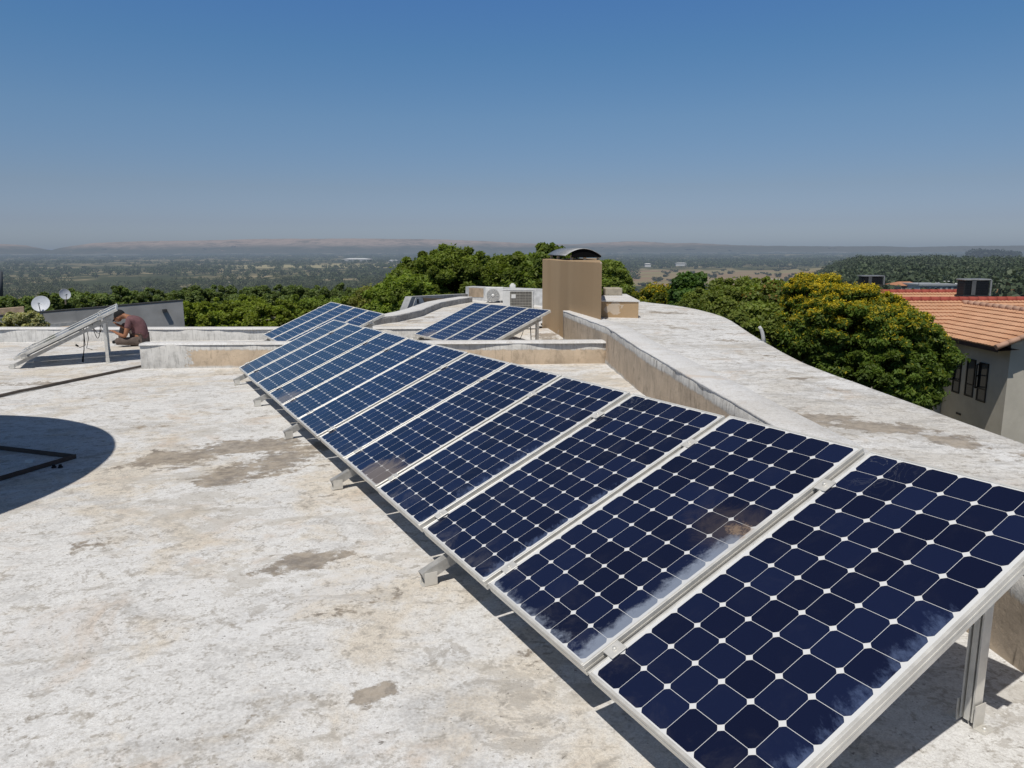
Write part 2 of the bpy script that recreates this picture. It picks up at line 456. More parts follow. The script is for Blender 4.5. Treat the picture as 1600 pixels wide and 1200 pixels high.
# ------------------------------------------------------------------ light and sky
SUN_AZ, SUN_EL = R(-158), R(63)
S = Vector((math.cos(SUN_EL) * math.sin(SUN_AZ), math.cos(SUN_EL) * math.cos(SUN_AZ), math.sin(SUN_EL)))
sd = bpy.data.lights.new('sun', 'SUN'); sun = bpy.data.objects.new('sun', sd); col.objects.link(sun)
sd.energy = 3.35; sd.angle = R(.53); sd.color = (1, .955, .88)
sun.rotation_euler = (-S).to_track_quat('-Z', 'Y').to_euler(); sun.location = (0, -10, 30)
SKYT = [(.0, (163,174,169), (150,171,191)), (.032, (163,174,169), (143,157,173)), (.074, (150,172,183), (134,156,178)), (.157, (122,149,177), (109,146,183)), (.236, (105,131,163), (87,132,178)), (.30, (94,119,152), (76,121,176))]
w = bpy.data.worlds.new('World'); scene.world = w; w.use_nodes = True
wt = w.node_tree; bg = wt.nodes['Background']
sky = wt.nodes.new('ShaderNodeTexSky'); sky.sky_type = 'NISHITA'; sky.sun_disc = False
sky.sun_elevation = SUN_EL; sky.sun_rotation = SUN_AZ; sky.altitude = 1400; sky.air_density = 1.0; sky.dust_density = 2.2; sky.ozone_density = 2.2
# sky gain: milky grey low, bluer above; upper sky darkened to cut fill light
tc = wt.nodes.new('ShaderNodeTexCoord'); sx = wt.nodes.new('ShaderNodeSeparateXYZ'); wt.links.new(tc.outputs['Generated'], sx.inputs[0])
rp = wt.nodes.new('ShaderNodeValToRGB'); wt.links.new(sx.outputs[2], rp.inputs[0])
lin = lambda v: (v / 255 / 12.92) if v < 10.3 else ((v / 255 + .055) / 1.055) ** 2.4
gains = []
for z_, cur, tgt in SKYT: gains.append((z_, [.5 * lin(t) / lin(c) for t, c in zip(tgt, cur)]))
gains += [(.55, [.32, .34, .35]), (1., [.22, .20, .18])]
el = rp.color_ramp.elements
el[0].position = gains[0][0]; el[0].color = (*gains[0][1], 1); el[1].position = 1.; el[1].color = (*gains[-1][1], 1)
for z_, c_ in gains[1:-1]: e_ = el.new(z_); e_.color = (*c_, 1)
mx = wt.nodes.new('ShaderNodeMix'); mx.data_type = 'RGBA'; mx.blend_type = 'MULTIPLY'; mx.inputs[0].default_value = 1
wt.links.new(sky.outputs[0], mx.inputs[6]); wt.links.new(rp.outputs[0], mx.inputs[7])
wt.links.new(mx.outputs[2], bg.inputs[0]); bg.inputs[1].default_value = .15
scene.view_settings.view_transform = 'Standard'; scene.view_settings.look = 'None'; scene.view_settings.exposure = 0

class N2:
    """value noise on numpy arrays"""
    def __init__(s, seed): s.g = np.random.default_rng(seed).random((256, 256))
    def one(s, x, y):
        xi = np.floor(x).astype(int); yi = np.floor(y).astype(int); fx = x - xi; fy = y - yi
        fx = fx * fx * (3 - 2 * fx); fy = fy * fy * (3 - 2 * fy); g = s.g
        a = g[xi % 256, yi % 256]; b = g[(xi + 1) % 256, yi % 256]; c = g[xi % 256, (yi + 1) % 256]; d = g[(xi + 1) % 256, (yi + 1) % 256]
        return (a * (1 - fx) + b * fx) * (1 - fy) + (c * (1 - fx) + d * fx) * fy
    def __call__(s, x, y, o=4):
        v = 0; a = .5; t = 0
        for k in range(o): v = v + a * s.one(x * 2 ** k + 17.3 * k, y * 2 ** k + 9.1 * k); t += a; a *= .5
        return v / t
NB = N2(31)
def bumpy(x, y, sc=.9): return 2 * float(NB(np.array(x / sc + 40.), np.array(y / sc + 40.), 3)) - 1
# ================================================================== ROOF
class VNoise:
    def __init__(s, seed, n=512): s.t = np.random.default_rng(seed).random(n); s.n = n
    def __call__(s, x):
        i = math.floor(x); f = x - i; f = f * f * (3 - 2 * f)
        return s.t[i % s.n] * (1 - f) + s.t[(i + 1) % s.n] * f
vn = VNoise(3)
def jit(a, b): return (vn(a * 7.1 + b * 31.7) + .5 * vn(a * 19.3 + b * 57.1 + 40) - .75) / .75

def interp(path, t):
    return np.interp(t, [p[0] for p in path], [p[1] for p in path])

def wear_attr(o, spots, W=None):
    me = o.data; n = len(me.vertices); co = np.empty(n * 3); me.vertices.foreach_get('co', co); co = co.reshape(-1, 3)
    w = np.zeros(n)
    for x, y, rx, ry, rot, amp in spots:
        dx, dy = co[:, 0] - x, co[:, 1] - y; c, s = math.cos(rot), math.sin(rot)
        u, v = (dx * c + dy * s) / rx, (-dx * s + dy * c) / ry
        w = np.maximum(w, amp * np.exp(-(u * u + v * v) ** 1.0))
    a = me.attributes.new('wear', 'FLOAT', 'POINT'); a.data.foreach_set('value', w.astype(np.float32))

def row_sheet(name, ys, xl, xr, zf, mat, nx=30, skirt_r=None, skirt_l=None):
    """sheet of rows: x from xl(y) to xr(y)"""
    vs = []; fs = []
    cols = nx + 1 + (3 if skirt_r else 0)
    for y in ys:
        a, b = xl(y), xr(y)
        for i in range(nx + 1):
            x = a + (b - a) * i / nx
            vs.append((x, y, zf(x, y)))
        if skirt_r:
            z = zf(b, y); j = .008 * jit(y, 3.3)
            vs.append((b + .018 + j, y, z - .012)); vs.append((b + .03 + j, y, z - .05)); vs.append((b + .02, y, z - skirt_r))
    for k in range(len(ys) - 1):
        for i in range(cols - 1):
            fs.append((k * cols + i, k * cols + i + 1, (k + 1) * cols + i + 1, (k + 1) * cols + i))
    o = np_mesh(name, np.array(vs), np.array(fs), mat, smooth=True)
    return o

# main deck
deck = row_sheet('roof_deck', np.arange(-8, 17.75, .09), lambda y: -18., lambda y: 2.75,
                 lambda x, y: roofz(x, y) + .006 * bumpy(x, y), M['roof'], 220)
tag(deck, kind='structure')
wear_attr(deck, [(-2.95,6.50,.55,.34,.3,.85),(-2.40,6.85,.75,.38,.1,.9),(-2.05,6.35,.42,.52,0,.9),(-2.3,5.85,.28,.38,0,.8),(-1.75,6.85,.34,.24,.2,.8),(-2.7,6.2,.3,.16,.3,.6),
 (-1.2,4.05,.17,.17,.4,1.0),(-1.38,3.9,.12,.08,.3,.65),(-.96,4.14,.18,.06,.1,.65),(-.545,2.70,.095,.075,.5,1.6),(-1.65,3.62,.06,.05,0,.7),
 (-3.9,7.8,.24,.1,.1,.62),(-3.4,8.7,.3,.1,0,.5),(-2.9,8.3,.25,.14,.3,.58),(-7.2,10.9,.9,.3,.1,.55),(-4.5,11.7,.35,.16,0,.5),
 (-2.8,5.2,.25,.1,.2,.4),(-2.7,4.3,.4,.2,.4,.38),(.1,3.0,.16,.1,.2,.42),(-.75,3.5,.3,.14,.5,.40),(-1.4,5.3,.16,.07,.3,.42),(-2.0,2.4,.3,.2,.3,.36),
 (-5.5,9.6,.5,.12,.1,.42),(-6.2,12.0,.5,.12,.1,.4),(-1.05,2.5,.2,.06,.6,.38)])

# right hand upper roof and its parapet
INNER = [(-8, 2.62), (-3, 2.36), (2.847, 2.063), (6.2, 1.865), (9.586, 1.655), (11.83, 1.575), (12.35, 1.555), (15.5, 1.055)]
OUTER = [(-8, 3.52), (0, 3.48), (4.9, 3.44), (5.55, 3.40), (6.46, 3.365), (7.38, 3.335), (8.24, 3.30), (9.2, 3.37), (10.3, 3.50), (11.56, 3.65), (12.84, 3.84), (13.8, 3.98), (14.6, 4.02), (15.3, 3.98), (16.2, 3.90), (17.2, 3.66), (18.3, 3.12)]
SLZ = .362
def inner(y): return float(np.interp(y, [p[0] for p in INNER], [p[1] for p in INNER]))
def outer(y): return sum(float(np.interp(y + d, [p[0] for p in OUTER], [p[1] for p in OUTER])) for d in (-.5, -.25, 0, .25, .5)) / 5
def chim_left(y): return 1.6 + (.72 - 1.6) * (y - 13.5) / 4.3
slab = row_sheet('upper_roof', np.arange(-8, 18.3, .09), lambda y: (inner(y) + .3) if y < 15.3 else chim_left(y) + .25, outer,
                 lambda x, y: SLZ + .006 * bumpy(x, y), M['slab'], 36, skirt_r=.34)
tag(slab, kind='structure')
wear_attr(slab, [(2.38,5.65,.34,.20,.2,.95),(2.75,5.35,.40,.20,-.3,.98),(3.0,4.95,.24,.22,-.2,.85),(2.2,5.75,.2,.1,0,.5),(3.1,15.2,.55,.45,0,.70),(2.9,7.45,.16,.10,.2,.6),(3.0,6.8,.14,.2,.2,.5),
 (2.9,10.6,.35,.3,.2,.48),(2.6,12.5,.3,.6,.2,.46),(3.2,12.0,.3,.6,.2,.45),(2.5,8.6,.2,.5,.1,.42),(3.1,9.3,.12,.6,.1,.5),(3.2,4.4,.2,.4,0,.5)])

def wall_strip(name, path, thick, ztop, zbot, mat, label, cat, step=.09, rows=7, amp=.010, group=None, topmat=None, copw=None, coph=.022):
    """low wall along path (inner face on the left hand of travel is the visible one); thickness to the right"""
    P = [Vector((p[0], p[1], 0)) for p in path]
    L = [0]
    for a, b in zip(P, P[1:]): L.append(L[-1] + (b - a).length)
    n = max(2, int(L[-1] / step)); ss = np.linspace(0, L[-1], n + 1)
    xs = np.interp(ss, L, [p.x for p in P]); ys = np.interp(ss, L, [p.y for p in P])
    zt0 = ztop if callable(ztop) else (lambda x, y: ztop)
    ref = zt0(xs[0], ys[0])
    vs = []; fs = []
    for i in range(n + 1):
        i0, i1 = max(0, i - 1), min(n, i + 1)
        d = Vector((xs[i1] - xs[i0], ys[i1] - ys[i0], 0)).normalized(); nr = Vector((d.y, -d.x, 0))
        x, y = xs[i], ys[i]; zt = zt0(x, y); zb = zbot(x, y) - .03
        ring = []
        for k in range(rows):
            t = k / (rows - 1); z = zb + (zt - .012 - zb) * t
            ring.append(Vector((x, y, z)) - nr * (amp * 1.6 * bumpy(ss[i] * 1.0 + 50, z * 1.0, .30)))
        ring.append(Vector((x, y, zt)) + nr * .014)
        th = thick(ss[i] / L[-1]) if callable(thick) else thick
        ring.append(Vector((x, y, zt)) + nr * (th * .5))
        ring.append(Vector((x, y, zt)) + nr * (th - .012)); ring.append(Vector((x, y, zt - .012)) + nr * th)
        ring.append(Vector((x, y, zb)) + nr * th)
        vs += ring
    m = rows + 5
    for i in range(n):
        for k in range(m - 1): fs.append((i * m + k, i * m + k + 1, (i + 1) * m + k + 1, (i + 1) * m + k))
    mb = MB(); mb.add(vs, [f[::-1] for f in fs], True)
    mb.f.append(tuple(range(m))); mb.smooth.append(False)
    mb.f.append(tuple(n * m + k for k in range(m - 1, -1, -1))); mb.smooth.append(False)
    o = mb.obj(name, mat, origin=(0, 0, ref))
    tag(o, label, cat, group)
    if copw:
        cvs = []; cfs = []
        for i in range(n + 1):
            i0, i1 = max(0, i - 1), min(n, i + 1)
            d = Vector((xs[i1] - xs[i0], ys[i1] - ys[i0], 0)).normalized(); nr = Vector((d.y, -d.x, 0))
            x, y = xs[i], ys[i]; zt = zt0(x, y)
            a = -.003 + .008 * bumpy(x, y, .35); b = copw + .05 * bumpy(x, y, .7)
            for u, dz in ((a + .014, -.014), (a, coph * .55), (a + .012, coph), (copw * .5, coph + .003 * bumpy(x, y, .5)), (b - .02, coph * .9), (b + .02, -.01)):
                cvs.append(Vector((x, y, zt + dz)) + nr * u)
        for i in range(n):
            for k in range(5): cfs.append((i * 6 + k, (i + 1) * 6 + k, (i + 1) * 6 + k + 1, i * 6 + k + 1)[::-1])
        cb = MB(); cb.add(cvs, cfs, True); cb.f += [tuple(range(6)), tuple(n * 6 + k for k in range(5, -1, -1))]; cb.smooth += [False, False]
        cb.obj('coping', topmat, o)
    return o

wall_strip('parapet_wall', [(p[1], p[0]) for p in reversed(INNER)][::-1], .36, SLZ, lambda x, y: roofz(x, y), M['parapet_r'],
           'long stained tan parapet with white coping edging the upper roof right of the panels', 'parapet wall', topmat=M['coping'], copw=.36)
wall_strip('parapet_wall', [(-6.21, 12.70), (-4.5, 12.69), (-1, 12.64), (1.57, 12.62)], .24, lambda x, y: .085 + .004 * (x + 6) * 1.0, lambda x, y: roofz(x, y), M['parapet_x'],
           'low cross wall with white top and bare tan plaster behind the long panel row', 'parapet wall', topmat=M['coping'], copw=.24)
wall_strip('parapet_wall', [(-18, 17.95), (-12.14, 17.74), (-8.57, 17.6), (-5.95, 17.5), (-2.94, 17.47), (.62, 17.5)], .3, lambda x, y: -.185 + .002 * (x + 18), lambda x, y: roofz(x, y), M['parapet_b'],
           'grey painted back parapet along the far edge of the roof behind the worker', 'parapet wall', topmat=M['coping'], copw=.3)
# concrete fillet where the deck meets the parapet
TZ = -.158
SB = [(17.7, -3.35), (18.37, -3.05), (18.61, -2.86), (19.44, -2.64), (20.36, -2.42), (21.8, -2.31), (23.2, -2.16), (24.5, -1.76), (25.64, -1.34)]
terr = row_sheet('rear_roof', np.arange(17.62, 27.2, .12), lambda y: float(np.interp(y, [p[0] for p in SB], [p[1] for p in SB])) - .2,
                 lambda y: max(chim_left(y) - .02, .7) if y < 18.4 else 2.6, lambda x, y: TZ + .006 * bumpy(x, y), M['roof'], 24)
tag(terr, kind='structure')
wear_attr(terr, [(-2.5,18.9,.35,.5,.3,.8),(-2.15,19.9,.3,.5,.2,.7),(-1.5,22,.3,.5,0,.4)])
ramp = row_sheet('roof_ramp', np.arange(14.9, 17.5, .1), lambda y: -.9, lambda y: max(chim_left(y), float(np.interp(y, [14.9, 15.45, 15.6], [1.1, 1.05, 1.2]))) + .04,
                 lambda x, y: roofz(x, y) - .03 + (.03 + .17 * min(1, max(0, (y - 15.0) / 2.2))) * min(1, max(0, (x + .9) / .9)) + .012 * bumpy(x, y, .25), M['roof'], 24)
tag(ramp, kind='structure'); wear_attr(ramp, [(.7, 16.2, .35, .7, 0, .8), (.9, 15.6, .3, .3, 0, .7)])
wall_strip('kerb_wall', [(p[1], p[0]) for p in reversed(SB)], lambda t: .62 - .25 * t, .0, lambda x, y: TZ, M['curb'],
           'curved low grey kerb wall with white top on the rear roof left of the air conditioners', 'kerb wall', topmat=M['coping'], copw=.5)

# building under the roofs
body = [(-18, -8)] + [(outer(y) - .12, y) for y in np.arange(-8, 18.3, .5)] + [(2.6, 27.3), (-1.6, 27.3), (-2.6, 22), (-3.5, 17.8), (-18, 18.1)]
mb = MB(); mb.prism(body, -6.2, lambda x, y: min(-.45, roofz(x, y) - .12))
tag(mb.obj('flat_roofed_house', simple('house wall paint', (.42, .33, .24), .85)), 'flat roofed house that carries the white roof with the solar panels', 'house')

# far raking parapet
RAKE = (at(636, 480, 23.6), at(734, 465, 27))
ACW = (at(727, 460, 27), at(842, 460, 24))
def vplane(pts, name, mat, parent, off=0., thick=.25, pl=None):
    P_, Q_ = pl or RAKE; nn_ = Vector((-(Q_ - P_).y, (Q_ - P_).x, 0)).normalized(); O_ = Vector((0, 0, HC)); f = []
    for px, py in pts:
        d_ = at(px, py, 1) - O_; f.append(O_ + d_ * ((P_ - O_).dot(nn_) / d_.dot(nn_)))
    nrm = (f[1] - f[0]).cross(f[-1] - f[0]).normalized()
    if nrm.y > 0: nrm = -nrm
    a = [p + nrm * off for p in f]; b = [p - nrm * (thick - off) for p in f]; n = len(f)
    mb = MB(); mb.add(a + b, [tuple(range(n)), tuple(range(2 * n - 1, n - 1, -1))] + [(i, n + i, n + (i + 1) % n, (i + 1) % n) for i in range(n)])
    return mb.obj(name, mat, parent)
wp = simple('weathered white paint', (.60, .60, .59), .9, var=.14, scale=5, bump=.4)
gp = simple('painted shade grey', (.38, .385, .385), .9, var=.14, scale=5, bump=.4)  # grey copy carries the wall's shade in its colour
t = thing('raking_wall', 'white raking end wall with a brown panel beyond the curved kerb wall', 'wall', at(660, 486, 24))
vplane([(634, 487), (643.5, 463.5), (734, 459), (734, 470), (700, 472), (660, 488)], 'wall_face', gp, t)
vplane([(645, 478), (649.5, 465.2), (659.5, 465.4), (663, 474), (690, 471), (700, 472), (660, 488), (642, 487)], 'white_face', wp, t, .012, .02)
vplane([(660.5, 465.5), (693, 466.6), (686, 471), (663.5, 473.3)], 'brown_panel', M['brown'], t, .016, .02)
vplane([(651.2, 467), (653.2, 467), (653.6, 473.5), (651.2, 474.3)], 'slot', M['black'], t, .018, .02)
wear_none = [c for c in bpy.data.objects if c.parent is t]
t = thing('parapet_wall', 'white parapet with a bare cream patch behind the air conditioners', 'parapet wall', at(780, 475, 25.6))
vplane([(727.5, 447.5), (842, 452), (862, 452), (862, 486), (727.5, 476)], 'wall_face', wp, t, 0, .35, ACW)
vplane([(733, 449.5), (755.5, 450.5), (755.5, 464.5), (733, 464)], 'bare_patch', simple('bare cream plaster', (.47, .36, .25), .9, var=.15, scale=4), t, .01, .02, ACW)
mb = MB(); c = at(801, 446.5, 25.3); mb.bbox((c.x - .1, c.y - .1, c.z - .08), (c.x + .1, c.y + .1, c.z + .04), .02)
mb.lathe([(.0, .06), (.05, .06), (.06, .04), (.06, -.02)], 10, Matrix.Translation(c + Vector((0, 0, .02))))
tag(mb.obj('junction_box', M['whitemetal']), 'small white junction box on top of the parapet behind the air conditioners', 'electrical box')

# loose plaster rubble at the foot of the chimney and grit under the kerb
for i, (px, py) in enumerate([(868, 513), (874, 511), (881, 513.5), (863, 516), (889, 517), (878, 518), (870, 519), (858, 514)]):
    c = onz(px, py - 3, -.22); zf_ = roofz(c.x, c.y) + .17 * min(1, max(0, (c.y - 15.0) / 2.2)); r_ = .06 + .05 * random.random(); mb = MB()
    vs = []
    for a in range(7):
        for b_ in range(3):
            an = a / 7 * 6.283; rr = r_ * (1.25, .95, .35)[b_] * (.75 + .5 * random.random())
            vs.append((c.x + rr * math.cos(an), c.y + rr * math.sin(an), zf_ + (0, .55, .8)[b_] * r_ * (.8 + .4 * random.random()) - .008))
    fs = [(a * 3 + b_, ((a + 1) % 7) * 3 + b_, ((a + 1) % 7) * 3 + b_ + 1, a * 3 + b_ + 1) for a in range(7) for b_ in range(2)] + [tuple(a * 3 + 2 for a in range(7))]
    mb.add(vs, fs)
    tag(mb.obj('plaster_lump', simple('broken plaster', (.50, .37, .24), .95) if i == 0 else bpy.data.materials['broken plaster']), 'fallen lump of tan plaster at the foot of the brown chimney block', 'rubble', 'fallen plaster lumps at the foot of the chimney block')

# conduit lying across the roof
pts = []
for k in range(26):
    a = k / 25; x = -11.5 + (-6.27 + 11.5) * a; y = 7.0 + (12.72 - 7.0) * a
    y = np.interp(x, [-11.5, -6.777, -6.254], [3.0 + .0, 9.769, 12.68]) if False else None
    p = Vector((-7.9, 3.5, 0)).lerp(Vector((-6.26, 12.66, 0)), a)
    pts.append((p.x + .02 * jit(k * .3, 1), p.y, roofz(p.x, p.y) + .028 + .004 * jit(k * .5, 8)))
mb = MB(); mb.tube(pts, .021, 8)
tag(mb.obj('conduit_pipe', M['pipe']), 'thin brown conduit pipe lying across the roof to the cross wall end', 'pipe')

# bent white vent pipe at the edge of the upper roof
b = onz(1193, 533, SLZ); mb = MB()
q = [at(1194, 536, b.y), at(1192.5, 527, b.y), at(1191, 519, b.y), at(1189, 514, b.y), at(1186.5, 510.5, b.y)]
mb.tube(q, [.028, .026, .024, .024, .022], 8)
tag(mb.obj('vent_pipe', wp), 'short bent white pipe standing at the edge of the upper roof', 'pipe')
# ================================================================== SOLAR ARRAYS
PW, PL, PT, JP = .815, 1.559, .046, .84992
def basis(yaw, tilt, sl):
    r = Vector((math.sin(yaw) * math.cos(sl), math.cos(yaw) * math.cos(sl), math.sin(sl)))
    nh = Vector((math.cos(yaw), -math.sin(yaw), 0))
    u = nh * math.cos(tilt) + Vector((0, 0, 1)) * math.sin(tilt); u = (u - r * u.dot(r)).normalized()
    return r, u, u.cross(r) if u.cross(r).z > 0 else r.cross(u)

def panel_meshes():
    fr = MB(); w, L, T = PW, PL, PT; b = .011
    # x across (0 = far side, w = near side), y up slope, z normal; glass top at z = 0
    for lo, hi in (((0, 0, -T), (b, L, .0035)), ((w - b, 0, -T), (w, L, .0035)), ((b, 0, -T), (w - b, b, .0035)), ((b, L - b, -T), (w - b, L, .0035))):
        fr.bbox(lo, hi, .0016)
    # outer groove and bottom flange
    for lo, hi in (((b, b, -T), (w - b, b + .02, -T + .002)), ((b, L - b - .02, -T), (w - b, L - b, -T + .002))): fr.box(lo, hi)
    for x0, x1 in ((-.0016, 0), (w, w + .0016)): fr.box((x0, .002, -T * .52), (x1, L - .002, -T * .36))
    for y0, y1 in ((-.0016, 0), (L, L + .0016)): fr.box((.002, y0, -T * .52), (w - .002, y1, -T * .36))
    gl = MB(); gl.add([(b, b, 0), (w - b, b, 0), (w - b, L - b, 0), (b, L - b, 0)], [(0, 1, 2, 3)])
    bk = MB(); bk.add([(b, b, -.006), (w - b, b, -.006), (w - b, L - b, -.006), (b, L - b, -.006)], [(3, 2, 1, 0)])
    jb = MB(); jb.bbox((w / 2 - .06, L - .22, -.03), (w / 2 + .06, L - .10, -.0065), .004)
    return fr, gl, bk, jb
def first_panel():
    root = thing('solar_panel', None, 'solar panel')
    fr, gl, bk, jb = panel_meshes()
    fr.obj('frame', M['alu'], root)
    g = gl.obj('cell_sheet', M['cells'], root)
    uv = g.data.uv_layers.new(name='cells'); b = .011; mx = (PW - 6 * .1272) / 2; my = (PL - 12 * .1272) / 2
    for l in g.data.loops:
        v = g.data.vertices[l.vertex_index].co
        uv.data[l.index].uv = ((v.x - mx) / (6 * .1272), (v.y - my) / (12 * .1272))
    bk.obj('back_sheet', M['backsheet'], root); jb.obj('junction_box', M['darkplastic'], root)
    return root
PROTO = first_panel(); used = [False]
def place_panel(P, r, u, n, label, group, sc=1., mat=None):
    """P = low corner at the near end, r = towards the far end"""
    if used[0]: o = copy_tree(PROTO)
    else: o = PROTO; used[0] = True
    x = -r  # local x runs towards the near end
    o0 = P + r * (PW * sc)
    Mx = Matrix((x, u, x.cross(u))).transposed().to_4x4()
    if x.cross(u).dot(n) < 0: raise RuntimeError('handed')
    Mx.translation = o0
    o.matrix_basis = Mx @ Matrix.Diagonal((sc, sc, 1, 1))
    o['label'] = label; o['group'] = group; o['category'] = 'solar panel'
    if mat:
        for ch in bpy.data.objects:
            if ch.parent is o and ch.name.startswith('cell_sheet'):
                ch.data = ch.data.copy(); ch.data.materials[0] = mat
    return o

def clamp_mb(c, r, u, n, end=False):
    mb = MB(); Mx = Matrix((r, u, n)).transposed().to_4x4(); Mx.translation = c
    mb.bbox((-.030, -.035, .0035), (.030, .035, .009), .0015, Mx)
    mb.box((-.012, -.032, -.05), (.012, .032, .0035), Mx)
    mb.lathe([(0, .017), (.0075, .017), (.0085, .009)], 8, Mx)
    return mb

def rack(name_label, P0, r, u, n, N, sc, rafters, lo_over=.16, legs=True, rail_u=(.16, 1.30), group=None, brace=True):
    """rails under the panels, rafters below the rails, legs from the rafters to the roof"""
    jp = JP * sc; Lr = N * jp
    c0 = P0; root = thing('panel_rack', name_label, 'mounting rack', (c0.x, c0.y, roofz(c0.x, c0.y)), group)
    zr = -PT - .021; zf = zr - .021 - .028
    for ru in rail_u:
        mb = MB(); a = P0 + u * (ru * sc) + n * zr - r * .03; b_ = a + r * (Lr + .04)
        mb.bar(a, b_, .04, .04, n)
        mb.bar(a + n * .0205, b_ + n * .0205, .012, .003, n)
        mb.obj('rail', M['alu_dull'], root)
    for k in range(0, N + 1):
        for ru in rail_u:
            c = P0 + r * (k * jp - .0175 * sc) + u * (ru * sc - .03)
            clamp_mb(c, r, u, n).obj('clamp', M['alu'], root)
    for s_ in rafters:
        base = P0 + r * s_ + n * zf
        lo = base - u * lo_over; hi = base + u * (1.40 * sc)
        mb = MB()
        # open channel: two flanges and a web
        x = r
        for sx in (-.024, .024): mb.bar(lo + x * sx, hi + x * sx, .004, .056, n)
        mb.bar(lo + n * .026, hi + n * .026, .044, .004, n)
        mb.bar(lo - n * .026, hi - n * .026, .044, .004, n)
        ro = mb.obj('rafter', M['alu_dull'], root)
        # foot bracket
        gz = roofz(lo.x, lo.y); mb = MB(); d = Vector((u.x, u.y, 0)).normalized()
        Mx = Matrix((r, -d, Vector((0, 0, 1)))).transposed().to_4x4(); Mx.translation = Vector((lo.x, lo.y, gz)) + d * .04
        mb.box((.026, -.035, .001), (.031, .035, .075), Mx); mb.box((-.031, -.035, .001), (-.026, .035, .075), Mx)
        mb.box((-.031, -.035, .001), (.031, .045, .006), Mx); mb.box((.031, -.035, .001), (.062, .035, .006), Mx)
        mb.lathe([(0, .014), (.008, .014), (.009, .006)], 8, Mx @ Matrix.Translation((.047, 0, 0)))
        mb.obj('foot_bracket', M['alu'], ro)
        if legs:
            tp = base + u * (1.30 * sc) - n * .01
            ft = Vector((tp.x, tp.y, roofz(tp.x, tp.y)))
            mb = MB(); up = d
            for q_ in (-.021, .021): mb.bar(ft + r * q_ + Vector((0, 0, .02)), tp + r * q_, .006, .05, d)
            mb.bar(ft - d * .0 + Vector((0, 0, .02)), tp, .036, .006, d)
            mb.bar(ft - d * .02 + Vector((0, 0, .02)), tp - d * .02, .020, .004, d)
            lg = mb.obj('leg', M['alu'], root)
            mb = MB(); Mx = Matrix((r, -d, Vector((0, 0, 1)))).transposed().to_4x4(); Mx.translation = ft
            for q_ in (-.034, .030): mb.box((q_, -.03, .001), (q_ + .004, .03, .09), Mx)
            mb.box((.034, -.03, .001), (.075, .03, .006), Mx); mb.box((-.075, -.03, .001), (-.034, .03, .006), Mx)
            for q_ in (.054, -.054): mb.lathe([(0, .014), (.008, .014), (.009, .006)], 8, Mx @ Matrix.Translation((q_, 0, 0)))
            mb.obj('foot_bracket', M['alu'], lg)
    return root

ORD = ['first', 'second', 'third', 'fourth', 'fifth', 'sixth', 'seventh', 'eighth', 'ninth', 'tenth', 'eleventh', 'twelfth']
# long front row of twelve
r1 = Vector((-.4528, .8914, -.0231)).normalized(); u1 = Vector((.8107, .4218, .4058)); u1 = (u1 - r1 * u1.dot(r1)).normalized()
n1 = r1.cross(u1); n1 = n1 if n1.z > 0 else -n1
B0 = Vector((.2598, 2.4736, .1719))
gr = 'twelve solar panels of the long front row'
for k in range(12):
    P = B0 + r1 * ((k - 1) * JP + .0175)
    P = P + n1 * (.004 * math.sin(k * 2.3)) + u1 * (.004 * math.sin(k * 1.7))
    extra = {0: 'nearest solar panel of the long front row, dust wiped along its near edge', 1: 'second solar panel of the long front row, brown bird stain and caked dust',
             6: 'seventh panel of the long front row from the near end'}
    lab = extra.get(k) or ('farthest solar panel of the long front row, at its far end' if k == 11 else ORD[k] + ' solar panel of the long front row from the near end')
    place_panel(P, r1, u1, n1, lab, gr, 1., {0: M['cells_a'], 1: M['cells_b'], 4: M['cells_d'], 8: M['cells_d']}.get(k))
rack('aluminium mounting rack under the long front row of twelve panels', B0 - r1 * JP, r1, u1, n1, 12, 1., [.20, JP + 1.43, JP + 3.38, JP + 5.29, JP + 7.25, JP + 9.15])

def small_array(P, yaw, tilt, sl, N, sc, title, where, mats={}, rafters=None):
    r, u, n = basis(yaw, tilt, sl)
    n = n if n.z > 0 else -n
    for k in range(N):
        pos = 'near end' if k == 0 else ('far end' if k == N - 1 else ORD[k] + ' from the near end')
        place_panel(P + r * (k * JP * sc + .0175 * sc), r, u, n, 'solar panel at the %s of the %s' % (pos, title) if k in (0, N - 1) else ORD[k] + ' solar panel from the near end of the ' + title, 'solar panels of the ' + title, sc, mats.get(k))
    rack('aluminium mounting rack under the %s' % title, P, r, u, n, N, sc, rafters or [.18 * sc, N * JP * sc - .2], .14)
    return r, u, n
# four panels beyond the cross wall at left
small_array(Vector((-3.675, 13.11, -.187)), -.5005, .408, 0, 4, 1.06, 'four-panel group by the curved kerb', '')
# four panels in front of the chimney block
small_array(Vector((-.586, 13.66, -.162)), -.471, .4095, -.023, 4, 1.05, 'four-panel group by the brown chimney', '', {3: M['cells_d']})
# two panels at left being worked on
r4, u4, n4 = small_array(Vector((-8.43, 12.58, -.165)), -.474, .452, -.02, 2, 1.155, 'two-panel group beside the worker', '', rafters=[.12, 1.75])

def cable(name, pts, label, rad=.006, mat=None):
    mb = MB(); mb.tube(pts, rad, 6); return tag(mb.obj(name, mat or M['black']), label, 'cable')
def hang(a, b, sag, n=9):
    a, b = Vector(a), Vector(b)
    return [a.lerp(b, i / n) - Vector((0, 0, sag * 4 * (i / n) * (1 - i / n))) for i in range(n + 1)]
